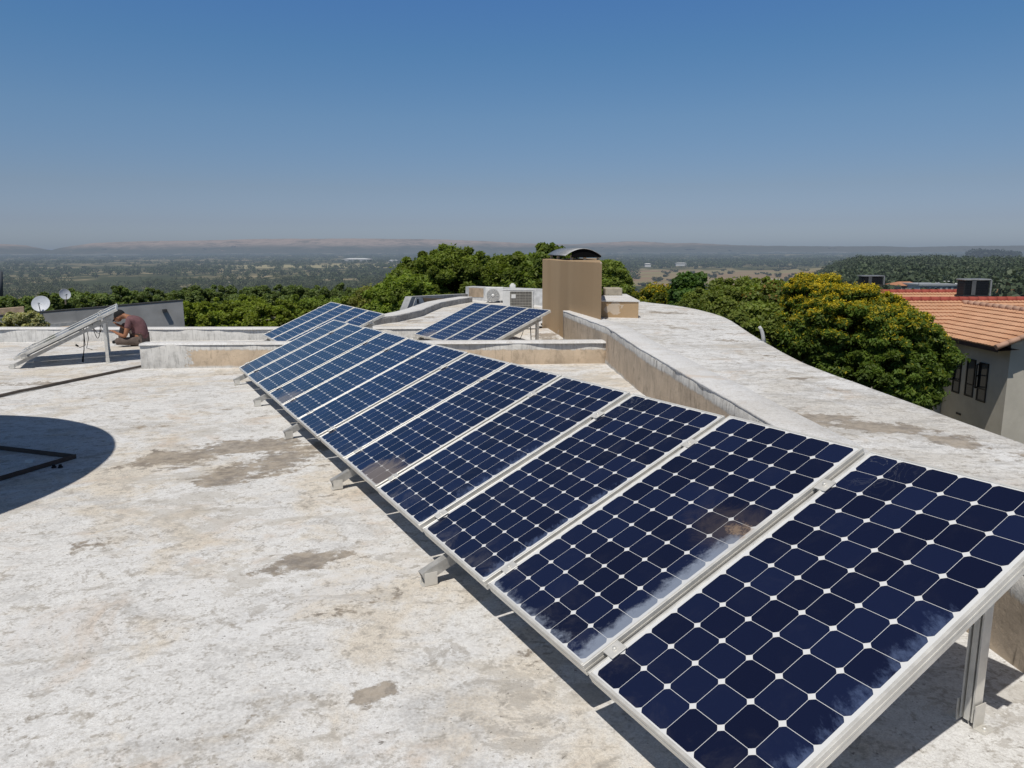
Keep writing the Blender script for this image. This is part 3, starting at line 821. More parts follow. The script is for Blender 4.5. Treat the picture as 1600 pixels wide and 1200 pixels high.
# loose leads under the panels the worker is wiring
def under4(uu, rr, dn): return Vector((-8.43, 12.58, -.165)) + u4 * uu + r4 * rr - n4 * dn
a = under4(1.15, .35, .08); b = under4(1.3, .5, .08)
mb = MB()
mb.tube([a, a - Vector((.01, 0, .18)), a - Vector((.03, 0, .38)), a - Vector((.06, 0, .52))], .008, 6)
mb.tube([a + u4 * .05, a + u4 * .05 - Vector((-.02, 0, .2)), a + u4 * .02 - Vector((0, 0, .36)), a + u4 * .04 - Vector((-.08, 0, .40))], .006, 6)
mb.tube([a, a - Vector((.0, 0, .3)), a - Vector((.1, 0, .34)), a - Vector((.14, 0, .31))], .006, 6)
mb.tube([a - Vector((.06, 0, .50)), a - Vector((.075, 0, .60))], .017, 8)
mb.tube([a - Vector((.13, 0, .315)), a - Vector((.17, 0, .29))], .016, 8)
mb.tube(hang(b, b + u4 * .22, .22), .006, 6); mb.tube(hang(b + r4 * .05, b + u4 * .16, .30), .006, 6)
tag(mb.obj('loose_cables', M['black']), 'black loose cables with plugs hanging under the panels beside the worker', 'cable')
# cable loops and a thin metal stay under the panels by the chimney
r3, u3, n3 = basis(-.471, .4095, -.023)
P3 = Vector((-.586, 13.66, -.162))
mb = MB()
a = P3 + u3 * 1.42 + r3 * .5 - n3 * .06
g = Vector((a.x, a.y, roofz(a.x, a.y) + .02))
mb.tube([a, a - Vector((0, 0, .2)), g + Vector((.02, 0, .05)), g + Vector((-.05, -.1, 0)), g + Vector((-.35, -.22, 0)), g + Vector((-.42, -.2, .2)), a - u3 * .45], .009, 6)
mb.tube(hang(a - u3 * .1, a - u3 * .5, .35), .006, 6)
tag(mb.obj('loose_cables', M['black']), 'black cable loops under the panels in front of the chimney block', 'cable')
# ================================================================== THINGS ON THE ROOF
# brown chimney block with a curved metal cover
foot = [(1.6, 13.5), (1.46, 14.2), (1.20, 15.45), (.98, 16.55), (.72, 17.8), (1.35, 18.4), (2.08, 18.3)]
ch = thing('chimney_block', 'big brown painted chimney block with a curved metal cover on top', 'chimney', (1.3, 16, -.3))
mb = MB()
def ring(poly, zs, cham=.02):
    n = len(poly); c = Vector((sum(p[0] for p in poly) / n, sum(p[1] for p in poly) / n))
    vs = []; fs = []
    for z, ins in zs:
        for x, y in poly:
            d = (c - Vector((x, y))).normalized() * ins; vs.append((x + d.x, y + d.y, z))
    m = len(zs)
    for i in range(m - 1):
        for k in range(n): fs.append((i * n + k, i * n + (k + 1) % n, (i + 1) * n + (k + 1) % n, (i + 1) * n + k))
    return vs, fs, tuple((m - 1) * n + k for k in range(n))
fine = []
for (x0, y0), (x1, y1) in zip(foot, foot[1:] + foot[:1]):
    k = max(1, int(math.hypot(x1 - x0, y1 - y0) / .12))
    for i in range(k): fine.append((x0 + (x1 - x0) * i / k, y0 + (y1 - y0) * i / k))
zs = [(-.6 + (1.385 + .6) * i / 30, 0) for i in range(31)] + [(1.40, .02)]
vs, fs, top = ring(fine[::-1], zs); mb.add(vs, fs + [top])
wall = mb.obj('wall', M['brown'], ch)
a_ = wall.data.attributes.new('wear', 'FLOAT', 'POINT')
for i, v in enumerate(wall.data.vertices):
    wp_ = v.co + Vector((1.3, 16, -.3)); d = max(0, 1 - (wp_.z + .33) / .32); e2 = math.exp(-((wp_.z - 1.38) / .05) ** 2 - ((wp_.y - 13.5) / .15) ** 2)
    a_.data[i].value = .34 * min(1, d) * (1 if wp_.y > 15.3 else .0) + .5 * e2
# curved cover: barrel vault running back along the block
cv = MB(); A0, B0_ = Vector((1.12, 15.9, 0)), Vector((1.87, 15.9, 0)); A1, B1 = Vector((.86, 18.2, 0)), Vector((1.62, 18.2, 0))
nA = 18; ring0, ring1 = [], []
for t_, lst in ((0, ring0), (1, ring1)):
    A, B = (A0, B0_) if t_ == 0 else (A1, B1)
    for i in range(nA + 1):
        f = i / nA; z = 1.485 + .145 * (1 - (2 * f - 1) ** 2)
        p = A.lerp(B, f); lst.append(Vector((p.x, p.y, z)))
vs = ring0 + ring1 + [p + Vector((0, 0, .012)) for p in ring0 + ring1]; n_ = nA + 1
fs = [(i, n_ + i, n_ + i + 1, i + 1) for i in range(nA)] + [(2 * n_ + i, 2 * n_ + i + 1, 3 * n_ + i + 1, 3 * n_ + i) for i in range(nA)]
fs += [(i, i + 1, 2 * n_ + i + 1, 2 * n_ + i) for i in range(nA)] + [(n_ + i, 3 * n_ + i, 3 * n_ + i + 1, n_ + i + 1) for i in range(nA)]
cv.add(vs, fs, True)
cov = cv.obj('curved_cover', M['galv'], ch)
mb = MB(); mb.add([p + Vector((0, .01 if i < n_ else -.01, -.004)) for i, p in enumerate(ring0 + ring1)], [(i, n_ + i, n_ + i + 1, i + 1) for i in range(nA)], True); mb.obj('shade_layer', M['darkplastic'], ch)  # dark layer added under the cover to deepen the shade there
mb = MB()  # corrugated dark inner sheet at the open end
for i in range(nA):
    pass
e0 = [p + Vector((.0, .03, -.006)) for p in ring0]; e1 = [Vector((p.x, p.y + .03, 1.455)) for p in ring0]
mb.add(e0 + e1, [(i, i + 1, n_ + i + 1, n_ + i) for i in range(nA // 6, nA)])
mb.obj('dark_end_sheet', simple('black inner sheet', (.006, .006, .007), .9, spec=.05), ch)
for p in (A0 + Vector((.14, .15, 0)), A0.lerp(B0_, .55) + Vector((0, .1, 0)), B0_ + Vector((-.05, .15, 0)), A1 + Vector((.08, -.2, 0)), A1.lerp(A0, .5) + Vector((.05, 0, 0)), B1 + Vector((-.08, -.2, 0))):
    mb = MB(); mb.bbox((p.x - .03, p.y - .03, 1.398), (p.x + .03, p.y + .03, 1.50), .004); mb.obj('post', simple('cream post paint', (.52, .46, .36), .9) if 'cream post paint' not in bpy.data.materials else bpy.data.materials['cream post paint'], ch)

# low brown box with white top to the right of the chimney block
lb = thing('roof_upstand', 'low brown box with white top and flaking paint right of the chimney block', 'roof box', (2.03, 14.1, SLZ))
pl = [(1.62, 14.20), (2.36, 14.04), (2.42, 16.1), (1.98, 16.15)]
mb = MB(); fine = []
for (x0, y0), (x1, y1) in zip(pl, pl[1:] + pl[:1]):
    k = max(1, int(math.hypot(x1 - x0, y1 - y0) / .05))
    for i in range(k): fine.append((x0 + (x1 - x0) * i / k, y0 + (y1 - y0) * i / k))
vs, fs, top = ring(fine, [(SLZ - .02 + .325 * i / 8, 0) for i in range(9)]); mb.add(vs, fs)
o = mb.obj('wall', M['brown'], lb); a_ = o.data.attributes.new('wear', 'FLOAT', 'POINT')
for i, v in enumerate(o.data.vertices):
    p = v.co + Vector((2.03, 14.1, SLZ)); a_.data[i].value = .36 * math.exp(-((p.x - 1.93) / .24) ** 2 - ((p.z - SLZ - .16) / .16) ** 2)
mb = MB(); mb.prism([(x + (.02 if x > 2.2 else -.01), y - (.02 if y < 15 else -.02)) for x, y in pl], SLZ + .300, SLZ + .322); mb.obj('white_top', M['coping'], lb)
mb = MB(); mb.bbox((1.93, 15.6, SLZ + .323), (2.28, 16.05, SLZ + .47), .015)
tag(mb.obj('vent_box', simple('pale weathered paint', (.40, .36, .29), .9)), 'small pale vent box on the white topped upstand behind the chimney block', 'vent')

# air conditioner seen from the fan side
def fan_parts(root, c, rad, y, x_dir, n_dir):
    z = Vector((0, 0, 1)); x = Vector(x_dir); n = Vector(n_dir)
    Mx = Matrix((x, z, -n if x.cross(z).dot(-n) > 0 else n)).transposed().to_4x4(); Mx.translation = c
    zz = 1 if (Mx.to_3x3() @ Vector((0, 0, 1))).dot(n) > 0 else -1
    mb = MB(); mb.lathe([(rad * .99, .001 * zz), (0, .001 * zz)], 28, Mx); mb.obj('fan_recess', simple('fan dark', (.10, .10, .10), .6) if 'fan dark' not in bpy.data.materials else bpy.data.materials['fan dark'], root)
    mb = MB()
    for r_ in np.linspace(rad * .38, rad, 9): mb.lathe([(r_ - .004, .012 * zz), (r_ + .004, .012 * zz), (r_ + .004, .020 * zz), (r_ - .004, .020 * zz), (r_ - .004, .012 * zz)], 28, Mx)
    for k in range(12):
        a = k / 12 * 6.283; mb.bar(Mx @ Vector((math.cos(a) * rad * .25, math.sin(a) * rad * .25, .014 * zz)), Mx @ Vector((math.cos(a) * rad, math.sin(a) * rad, .014 * zz)), .006, .006, n)
    mb.lathe([(rad * .27, .012 * zz), (rad * .27, .024 * zz), (0, .028 * zz)], 20, Mx)
    mb.obj('fan_grille', M['whitemetal'], root)
c = at(772, 475, 25.2); ac = thing('air_conditioner', 'white outdoor air conditioner unit with round fan grille against the rear parapet', 'air conditioner', (c.x, c.y, TZ), 'outdoor air conditioner units')
x0, x1 = at(758.3, 460, 25.2).x, at(786.5, 460, 25.2).x; z1 = at(770, 449, 25.2).z
mb = MB(); mb.bbox((x0, 25.2, TZ + .07), (x1, 25.5, z1), .015); mb.obj('casing', M['whitemetal'], ac)
fan_parts(ac, Vector((at(770.3, 461.5, 25.2).x, 25.198, at(770, 461.5, 25.2).z)), .215, 25.2, (1, 0, 0), (0, -1, 0))
mb = MB(); mb.box((x1 - .12, 25.196, TZ + .1), (x1 - .01, 25.1995, z1 - .05)); mb.obj('service_panel', M['whitemetal'], ac)
for q in (x0 + .06, x1 - .12): mb = MB(); mb.box((q, 25.22, TZ), (q + .05, 25.48, TZ + .07)); mb.obj('foot', M['galv'], ac)
# air conditioner seen from the coil side
ac = thing('air_conditioner', 'white air conditioner unit with its dark finned coil side showing beside the chimney block', 'air conditioner', (.2, 20.5, TZ), 'outdoor air conditioner units')
x0, x1 = at(785.5, 460, 20.5).x, at(833.5, 460, 20.5).x; xc = at(796, 460, 20.5).x; z1 = at(800, 453.2, 20.5).z; z0 = z1 - .62
mb = MB(); mb.bbox((x0, 20.5, z0), (x1, 20.82, z1), .012); mb.obj('casing', M['whitemetal'], ac)
mb = MB(); mb.box((xc + .02, 20.494, z0 + .05), (x1 - .05, 20.499, z1 - .04)); mb.obj('coil', M['coil'], ac)
mb = MB()
for k in range(15): q = xc + .02 + (x1 - .07 - xc) * k / 14; mb.box((q - .004, 20.484, z0 + .05), (q + .004, 20.492, z1 - .04))
for k in range(8): q = z0 + .05 + (z1 - z0 - .09) * k / 7; mb.box((xc + .02, 20.478, q - .005), (x1 - .05, 20.484, q + .005))
mb.obj('coil_guard', simple('guard wire', (.40, .38, .34), .5), ac)
mb = MB(); mb.box((xc + .05, 20.470, z1 - .22), (xc + .17, 20.477, z1 - .11)); mb.obj('rating_plate', M['whitemetal'], ac)
mb = MB(); mb.bbox((x0 - .01, 20.49, z1 - .0), (x1 + .01, 20.83, z1 + .018), .006); mb.obj('lid', M['whitemetal'], ac)
for k in range(6): pass
mb = MB()
for k in range(9): q = z0 + .12 + k * .05; mb.box((x1 + .001, 20.54, q), (x1 + .012, 20.78, q + .02))
mb.obj('side_louvre', M['galv'], ac)
for q in (x0 + .06, x1 - .12): mb = MB(); mb.box((q, 20.53, TZ - .05), (q + .05, 20.80, z0)); mb.obj('foot', M['galv'], ac)

# big dish standing just out of frame at left: its steel base reaches into the picture
bd = thing('satellite_dish', 'very large satellite dish on a triangular dark steel base at left', 'satellite dish', (-5.4, 5.7, roofz(-5.4, 5.7)))
ap = Vector((-3.885, 6.46, 0)); q1 = Vector((-6.85, 7.66, 0)); q2 = Vector((-4.86, 3.2, 0))
fl = lambda p: Vector((p.x, p.y, roofz(p.x, p.y) + .035))
for a, b in ((ap, q1), (ap, q2), (q1, q2)):
    mb = MB(); a_, b_ = fl(a), fl(b)
    mb.bar(a_, b_, .034, .005); d = (b_ - a_).normalized(); s_ = Vector((-d.y, d.x, 0))
    mb.bar(a_ + s_ * .017 + Vector((0, 0, -.008)), b_ + s_ * .017 + Vector((0, 0, -.008)), .005, .040)
    mb.obj('base_bar', M['rust'], bd)
ctr = Vector((-6.2, 5.3, 0)); hub = Vector((-6.75, 4.47, 2.05))
mb = MB(); mb.tube([Vector((-6.0, 5.5, roofz(-6, 5.5))), Vector((-6.15, 5.3, 1.5)), hub - Vector((0, 0, .1))], [.08, .08, .07], 12); mb.obj('pole', M['galv'], bd)
for p in (q1, q2, (q1 + q2) / 2):
    mb = MB(); mb.tube([fl(p), Vector((-6.1, 5.38, 1.1))], .025, 6); mb.obj('strut', M['rust'], bd)
mb = MB(); Rd = 2.93
prof = [(Rd * i / 16, 2.15 + .22 * ((i / 16) ** 2)) for i in range(17)]
Mx = Matrix.Translation(Vector((-6.89, 4.40, 0)))
mb.lathe(prof[::-1] , 72, Mx); mb.lathe([(r_, z - .02) for r_, z in prof], 72, Mx); mb.lathe([(Rd - .01, 2.345), (Rd + .02, 2.345), (Rd + .02, 2.375), (Rd - .01, 2.375)], 72, Mx)
mb.obj('reflector', M['dish_big'], bd)
mb = MB()
for k in range(3):
    a = k * 2.09; mb.tube([Vector((-6.77 + 1.6 * math.cos(a), 4.42 + 1.6 * math.sin(a), 2.25)), Vector((-6.77, 4.42, 3.6))], .015, 6)
mb.lathe([(0, .2), (.12, .2), (.12, -.1), (0, -.1)], 12, Matrix.Translation(Vector((-6.77, 4.42, 3.6)))); mb.obj('feed_horn', M['galv'], bd)
c = on_ = onz(47, 723, -.17); mb = MB(); mb.bbox((c.x - .035, c.y - .02, roofz(c.x, c.y)), (c.x + .035, c.y + .02, roofz(c.x, c.y) + .03), .006)
tag(mb.obj('plastic_block', M['whitemetal']), 'small white plastic block lying inside the dark steel base', 'block')
c = onz(89, 731, -.165)
for dx in (-.025, .03):
    mb = MB(); mb.lathe([(0, .03), (.012, .03), (.014, .012), (.02, .012), (.02, 0)], 8, Matrix.Translation(Vector((c.x + dx, c.y, roofz(c.x, c.y) + .002))))
    tag(mb.obj('anchor_bolt', M['black']), 'dark anchor bolt in the roof beside the dark steel base', 'bolt', 'pair of anchor bolts beside the steel base')

# ------------------------------------------------------------------ the worker
def skin(name, nodes, edges, mat, parent, root, sub=2, smooth=True):
    names = list(nodes); me = bpy.data.meshes.new(name)
    inv = WORLD[parent].inverted()
    me.from_pydata([tuple(inv @ PW_(nodes[k][0])) for k in names], [(names.index(a), names.index(b)) for a, b in edges], [])
    o = bpy.data.objects.new(name, me); col.objects.link(o); o.parent = parent; WORLD[o] = WORLD[parent]
    md = o.modifiers.new('skin', 'SKIN'); md.use_smooth_shade = True
    if not me.skin_vertices: raise RuntimeError('no skin layer')
    for i, k in enumerate(names):
        r_ = nodes[k][1]; sv = me.skin_vertices[0].data[i]; sv.radius = r_ if isinstance(r_, tuple) else (r_, r_); sv.use_root = (k == root)
    s_ = o.modifiers.new('sub', 'SUBSURF'); s_.levels = sub; s_.render_levels = sub
    me.materials.append(mat); return o
po = at(221, 533, 16.25); po = Vector((po.x, po.y, roofz(po.x, po.y)))
def PW_(p): return po + Vector((-p[0] * 1.04, -p[1] * 1.0, p[2] * 1.14))
pers = thing('person', 'worker in a mauve t-shirt and black cap sitting hunched over behind the panels at left', 'person', po)
skinm = simple('tanned skin', (.34, .155, .085), .55, var=.06); shirt = simple('mauve shirt cotton', (.185, .095, .10), .9, var=.12, scale=12, bump=.3)
trous = simple('brown work trousers', (.135, .105, .09), .9, var=.15, scale=12, bump=.3); capm = simple('black cap cotton', (.014, .014, .015), .85)
bodyN = {
 'pelvis': ((0, 0, .12), (.13, .15)), 'sp1': ((.005, 0, .27), (.135, .155)), 'sp2': ((.045, 0, .41), (.14, .17)), 'chest': ((.13, 0, .505), (.125, .165)),
 'nb': ((.235, 0, .55), .062), 'nk': ((.285, 0, .565), .055), 'hd1': ((.345, 0, .575), .082), 'hd2': ((.415, 0, .56), .094), 'hd3': ((.455, 0, .515), .074), 'chin': ((.445, 0, .455), .042),
 'nose': ((.525, 0, .495), .014), 'earL': ((.40, .088, .525), .016), 'earR': ((.40, -.088, .525), .016),
 'shL': ((.13, .18, .49), .058), 'elL': ((.20, .27, .20), .046), 'wrL': ((.42, .17, .26), .030), 'paL': ((.475, .145, .285), (.018, .036)),
 'shR': ((.15, -.18, .49), .058), 'elR': ((.30, -.24, .27), .042), 'wrR': ((.46, -.11, .37), .028), 'paR': ((.51, -.09, .395), (.018, .036)),
 'hipL': ((.03, .10, .10), .088), 'knL': ((.40, .28, .115), .066), 'anL': ((.27, .02, .065), .042), 'ftL': ((.38, -.04, .05), .036),
 'hipR': ((.03, -.10, .10), .088), 'knR': ((.44, -.22, .40), .062), 'anR': ((.56, -.22, .075), .042), 'ftR': ((.70, -.24, .045), .036)}
bodyE = [('pelvis','sp1'),('sp1','sp2'),('sp2','chest'),('chest','nb'),('nb','nk'),('nk','hd1'),('hd1','hd2'),('hd2','hd3'),('hd3','chin'),('hd3','nose'),('hd2','earL'),('hd2','earR'),
 ('chest','shL'),('shL','elL'),('elL','wrL'),('wrL','paL'),('chest','shR'),('shR','elR'),('elR','wrR'),('wrR','paR'),
 ('pelvis','hipL'),('hipL','knL'),('knL','anL'),('anL','ftL'),('pelvis','hipR'),('hipR','knR'),('knR','anR'),('anR','ftR')]
for sd_, (p0, dirn) in (('L', ((.475, .145, .285), (.9, -.25, .25))), ('R', ((.51, -.09, .395), (.8, .1, .55)))):
    d = Vector(dirn).normalized(); side = d.cross(Vector((0, 0, 1))).normalized()
    for k, (off, ln) in enumerate(((-.027, .066), (-.009, .075), (.009, .071), (.027, .056))):
        b1 = Vector(p0) + d * .035 + side * off; m1 = b1 + d * ln * .55 + Vector((0, 0, .004)); t1 = m1 + d * ln * .35 - Vector((0, 0, ln * .35))
        for nm, p_, r_ in (('a', b1, .0095), ('b', m1, .0085), ('c', t1, .007)): bodyN['f%s%d%s' % (sd_, k, nm)] = (tuple(p_), r_)
        bodyE += [('pa' + sd_, 'f%s%da' % (sd_, k)), ('f%s%da' % (sd_, k), 'f%s%db' % (sd_, k)), ('f%s%db' % (sd_, k), 'f%s%dc' % (sd_, k))]
    b1 = Vector(p0) + side * (-.032 if sd_ == 'R' else .032) * 1.1; t1 = b1 + d * .045 + side * (-.012 if sd_ == 'R' else .012)
    bodyN['th%sa' % sd_] = (tuple(b1), .011); bodyN['th%sb' % sd_] = (tuple(t1), .009)
    bodyE += [('pa' + sd_, 'th%sa' % sd_), ('th%sa' % sd_, 'th%sb' % sd_)]
skin('body', bodyN, bodyE, skinm, pers, 'pelvis')
def up(k, e, at_=None):
    p, r_ = bodyN[k]; r2 = tuple(x + e for x in r_) if isinstance(r_, tuple) else r_ + e
    return (p, r2)
def mid(a, b, t, r_): return (tuple(Vector(bodyN[a][0]).lerp(Vector(bodyN[b][0]), t)), r_)
skin('shirt', {'pelvis': ((-.005, 0, .10), (.155, .175)), 'sp1': up('sp1', .022), 'sp2': up('sp2', .020), 'chest': up('chest', .018), 'nb': mid('chest', 'nb', .75, .075),
  'shL': up('shL', .016), 'slL': mid('shL', 'elL', .55, .068), 'shR': up('shR', .016), 'slR': mid('shR', 'elR', .55, .068)},
  [('pelvis','sp1'),('sp1','sp2'),('sp2','chest'),('chest','nb'),('chest','shL'),('shL','slL'),('chest','shR'),('shR','slR')], shirt, pers, 'pelvis')
skin('trousers', {'pelvis': ((.01, 0, .10), (.145, .165)), 'hipL': up('hipL', .018), 'knL': up('knL', .016), 'anL': mid('knL', 'anL', .88, .056), 'hipR': up('hipR', .018), 'knR': up('knR', .016), 'anR': mid('knR', 'anR', .9, .056)},
  [('pelvis','hipL'),('hipL','knL'),('knL','anL'),('pelvis','hipR'),('hipR','knR'),('knR','anR')], trous, pers, 'pelvis')
for s_ in 'LR':
    skin('shoe', {'a': mid('an' + s_, 'ft' + s_, .05, .048), 'b': mid('an' + s_, 'ft' + s_, .6, .046), 'c': mid('an' + s_, 'ft' + s_, 1.25, .036)}, [('a','b'),('b','c')], capm, pers, 'a')
# cap: dome over the crown and a peak pointing down and forward
mb = MB(); hc = Vector((.405, 0, .575)); axis = Vector((.52, 0, .85)).normalized(); fwd = Vector((.85, 0, -.52)); lat = Vector((0, 1, 0))
vs = []; fs = []
for i in range(7):
    th = i / 6 * 1.62; rr = .108 * math.sin(th); hh = .118 * math.cos(th)
    for k in range(16):
        a = k / 16 * 6.283; vs.append(PW_(hc + fwd * (rr * 1.08 * math.cos(a)) + lat * (rr * .92 * math.sin(a)) + axis * hh))
for i in range(6):
    for k in range(16): fs.append((i * 16 + k, i * 16 + (k + 1) % 16, (i + 1) * 16 + (k + 1) % 16, (i + 1) * 16 + k))
mb.add(vs, fs, True)
cap_o = mb.obj('cap', capm, pers)
mb = MB(); vs = []
for zoff in (0, .008):
    for k in range(9):
        a = (k / 8 - .5) * 2.2; vs.append(PW_(hc + fwd * (.108 * math.cos(a)) + lat * (.098 * math.sin(a)) + axis * zoff))
    for k in range(9):
        a = (k / 8 - .5) * 2.0; vs.append(PW_(hc + fwd * (.10 + .085 * math.cos(a)) + lat * (.085 * math.sin(a)) + axis * (zoff - .02)))
fs = [(k, k + 1, 9 + k + 1, 9 + k) for k in range(8)] + [(18 + k, 27 + k, 27 + k + 1, 18 + k + 1) for k in range(8)] + [(9 + k, 10 + k, 28 + k, 27 + k) for k in range(8)]
mb.add(vs, fs, True); mb.obj('peak', capm, cap_o)
# face: eyes and mouth
mb = MB()
for s_ in (-1, 1): mb.lathe([(0, .012), (.008, .009), (.012, 0)], 8, Matrix.Translation(PW_((.512, s_ * .033, .535))) @ Matrix.Rotation(R(-90), 4, 'Y'))
mb.obj('eyes', capm, pers)
mb = MB(); mb.tube([PW_((.498, -.022, .462)), PW_((.506, 0, .460)), PW_((.498, .022, .462))], .006, 6); mb.obj('mouth', simple('lip', (.22, .08, .06), .6), pers)
# ================================================================== LAND
def smooth(a, b, x): t = np.clip((x - a) / (b - a), 0, 1); return t * t * (3 - 2 * t)
nz = N2(11)
def gz(x, y):
    x = np.asarray(x, float); y = np.asarray(y, float)
    d = np.hypot(x, y); az = np.degrees(np.arctan2(x, y))
    main = np.interp(d, [0, 24, 60, 120, 300, 700, 1000, 4000, 8000, 60000], [-6, -6, -9.5, -15, -33, -54, -60, -60, -55, -55])
    right = np.interp(d, [0, 24, 60, 120, 250, 450, 700, 900, 1500, 3500, 60000], [-6, -6, -9, -12, -15, -17, -15.5, -17, -45, -58, -55])
    t = smooth(18, 25, az)
    z = main * (1 - t) + right * t
    z = z + (nz(x / 90, y / 90, 3) - .5) * np.interp(d, [0, 40, 200, 1500, 6000], [0, .6, 3, 6, 20])
    return z
rad = np.concatenate([[0], np.geomspace(6, 90000, 150)]); azs = np.linspace(-math.pi, math.pi, 361)[:-1]
RR, AA = np.meshgrid(rad, azs, indexing='ij'); X = RR * np.sin(AA); Y = RR * np.cos(AA); Z = gz(X, Y)
V = np.stack([X, Y, Z], -1).reshape(-1, 3); nr, na = RR.shape
ii, kk = np.meshgrid(np.arange(nr - 1), np.arange(na), indexing='ij'); k2 = (kk + 1) % na
F = np.stack([ii * na + kk, ii * na + k2, (ii + 1) * na + k2, (ii + 1) * na + kk], -1).reshape(-1, 4)[:, ::-1]
def ground_mat():
    m = NT('veld ground'); p = m.pos()
    d = m.n('ShaderNodeVectorMath', operation='LENGTH'); m.link(p, d.inputs[0]); d = d.outputs['Value']
    n1 = m.noise(m.mapv(p, (1 / 420, 1 / 420, 0)), 1, 6, .6, .8); n2 = m.noise(m.mapv(p, (1 / 60, 1 / 60, 0)), 1, 7, .65)
    vor = m.n('ShaderNodeTexVoronoi'); m.link(m.mapv(p, (1 / 260, 1 / 520, 0), rot=(0, 0, .4)), vor.inputs['Vector']); vc = m.sep(vor.outputs['Color'])
    c = m.mix(m.step(vc[0], .2, .9), (.12, .115, .055), (.27, .225, .13))
    c = m.mix(m.step(vc[1], .78, .82), c, (.34, .28, .165))
    c = m.mix(m.step(n1, .44, .57), c, (.060, .072, .034))
    c = m.mix(m.step(n2, .44, .60, 0, .75), c, (.045, .056, .026))
    fld = m.math('MULTIPLY', m.math('MULTIPLY', m.step(m.sep(p)[1], 1180, 1240), m.step(m.sep(p)[1], 2080, 1980)), m.step(m.math('DIVIDE', m.sep(p)[0], m.sep(p)[1]), .13, .16))
    fld = m.math('MULTIPLY', fld, m.step(m.math('DIVIDE', m.sep(p)[0], m.sep(p)[1]), .50, .42))
    fc = m.mix(m.step(m.noise(m.mapv(p, (1 / 300, 1 / 160, 0)), 1, 5, .6), .4, .6), (.28, .19, .125), (.27, .24, .13)); fc = m.mix(m.step(n2, .5, .7, 0, .5), fc, (.12, .12, .06))
    c = m.mix(fld, c, fc)
    f2 = m.math('MULTIPLY', m.math('MULTIPLY', m.step(m.sep(p)[1], 2350, 2400), m.step(m.sep(p)[1], 2900, 2800)), m.step(m.math('DIVIDE', m.sep(p)[0], m.sep(p)[1]), -.40, -.34)); f2 = m.math('MULTIPLY', f2, m.step(m.sep(p)[0], 100, 0))
    c = m.mix(f2, c, (.36, .32, .18))
    near = m.step(d, 500, 150); c = m.mix(near, c, m.mix(n2, (.05, .055, .025), (.14, .12, .07)))
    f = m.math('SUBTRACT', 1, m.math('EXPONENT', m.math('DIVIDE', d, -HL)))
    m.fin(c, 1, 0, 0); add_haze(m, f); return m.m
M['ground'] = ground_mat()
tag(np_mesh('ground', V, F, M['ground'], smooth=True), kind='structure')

# ------------------------------------------------------------------ hills on the horizon
prof = [(-400,384),(-120,378),(0,381),(40,383),(62,388),(80,390.5),(95,387),(115,384),(150,379.5),(200,377.5),(250,376.5),(300,376),(350,375),(400,373.5),(440,373),(500,373),(560,372.6),(600,373),(650,373.5),(700,374.5),(750,376.5),(800,379),(850,381),(900,381.5),(930,379.5),(960,378),(985,377),(1010,377.5),(1050,380),(1080,379.5),(1110,381),(1150,383),(1200,384),(1300,385),(1380,384.5),(1420,386),(1500,384.5),(1560,384),(1640,383),(1800,384),(2000,384)]
def hills(name, D, depth, prof, base_py, amp, seed, mat):
    px = np.arange(prof[0][0], prof[-1][0], 4.); pt = np.interp(px, [a for a, b in prof], [b for a, b in prof])
    n_ = N2(seed); vs = []; nrow = 16
    for j in range(nrow):
        t = j / (nrow - 1)
        for x_, y_ in zip(px, pt):
            rel = base_py + (y_ - base_py) * t ** .75
            wob = (n_(np.array(x_ / 26.), np.array(t * 3 + seed), 5) - .5)
            dd = D + depth * t + 700 * wob * math.sin(math.pi * t)
            yy = rel + (amp * (n_(np.array(x_ / 7.), np.array(5. + t * 4), 4) - .5)) * (.4 + .6 * t)
            vs.append(at(x_, yy, dd))
    m_ = len(px); vs2 = [at(x_, y_ + 3, D + depth * 1.6) for x_, y_ in zip(px, pt)]
    V = np.array([tuple(v) for v in vs + vs2]); fs = []
    i_, k_ = np.meshgrid(np.arange(nrow), np.arange(m_ - 1), indexing='ij')
    F = np.stack([i_ * m_ + k_, i_ * m_ + k_ + 1, (i_ + 1) * m_ + k_ + 1, (i_ + 1) * m_ + k_], -1).reshape(-1, 4)
    return tag(np_mesh(name, V, F, mat, smooth=True), kind='structure')
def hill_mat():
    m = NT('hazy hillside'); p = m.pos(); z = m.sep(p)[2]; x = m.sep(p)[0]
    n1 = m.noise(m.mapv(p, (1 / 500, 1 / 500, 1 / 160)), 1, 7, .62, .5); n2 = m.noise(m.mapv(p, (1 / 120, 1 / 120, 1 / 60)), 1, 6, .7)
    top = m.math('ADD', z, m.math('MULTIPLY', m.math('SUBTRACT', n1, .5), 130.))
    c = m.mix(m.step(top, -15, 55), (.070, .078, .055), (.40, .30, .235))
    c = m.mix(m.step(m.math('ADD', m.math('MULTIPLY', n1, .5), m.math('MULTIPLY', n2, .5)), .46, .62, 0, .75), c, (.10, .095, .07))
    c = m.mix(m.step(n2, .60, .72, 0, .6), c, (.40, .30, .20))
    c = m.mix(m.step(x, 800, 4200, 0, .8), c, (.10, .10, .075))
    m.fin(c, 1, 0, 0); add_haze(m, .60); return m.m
hills('hills', 7600, 1500, prof, 401, 1.0, 5, hill_mat())

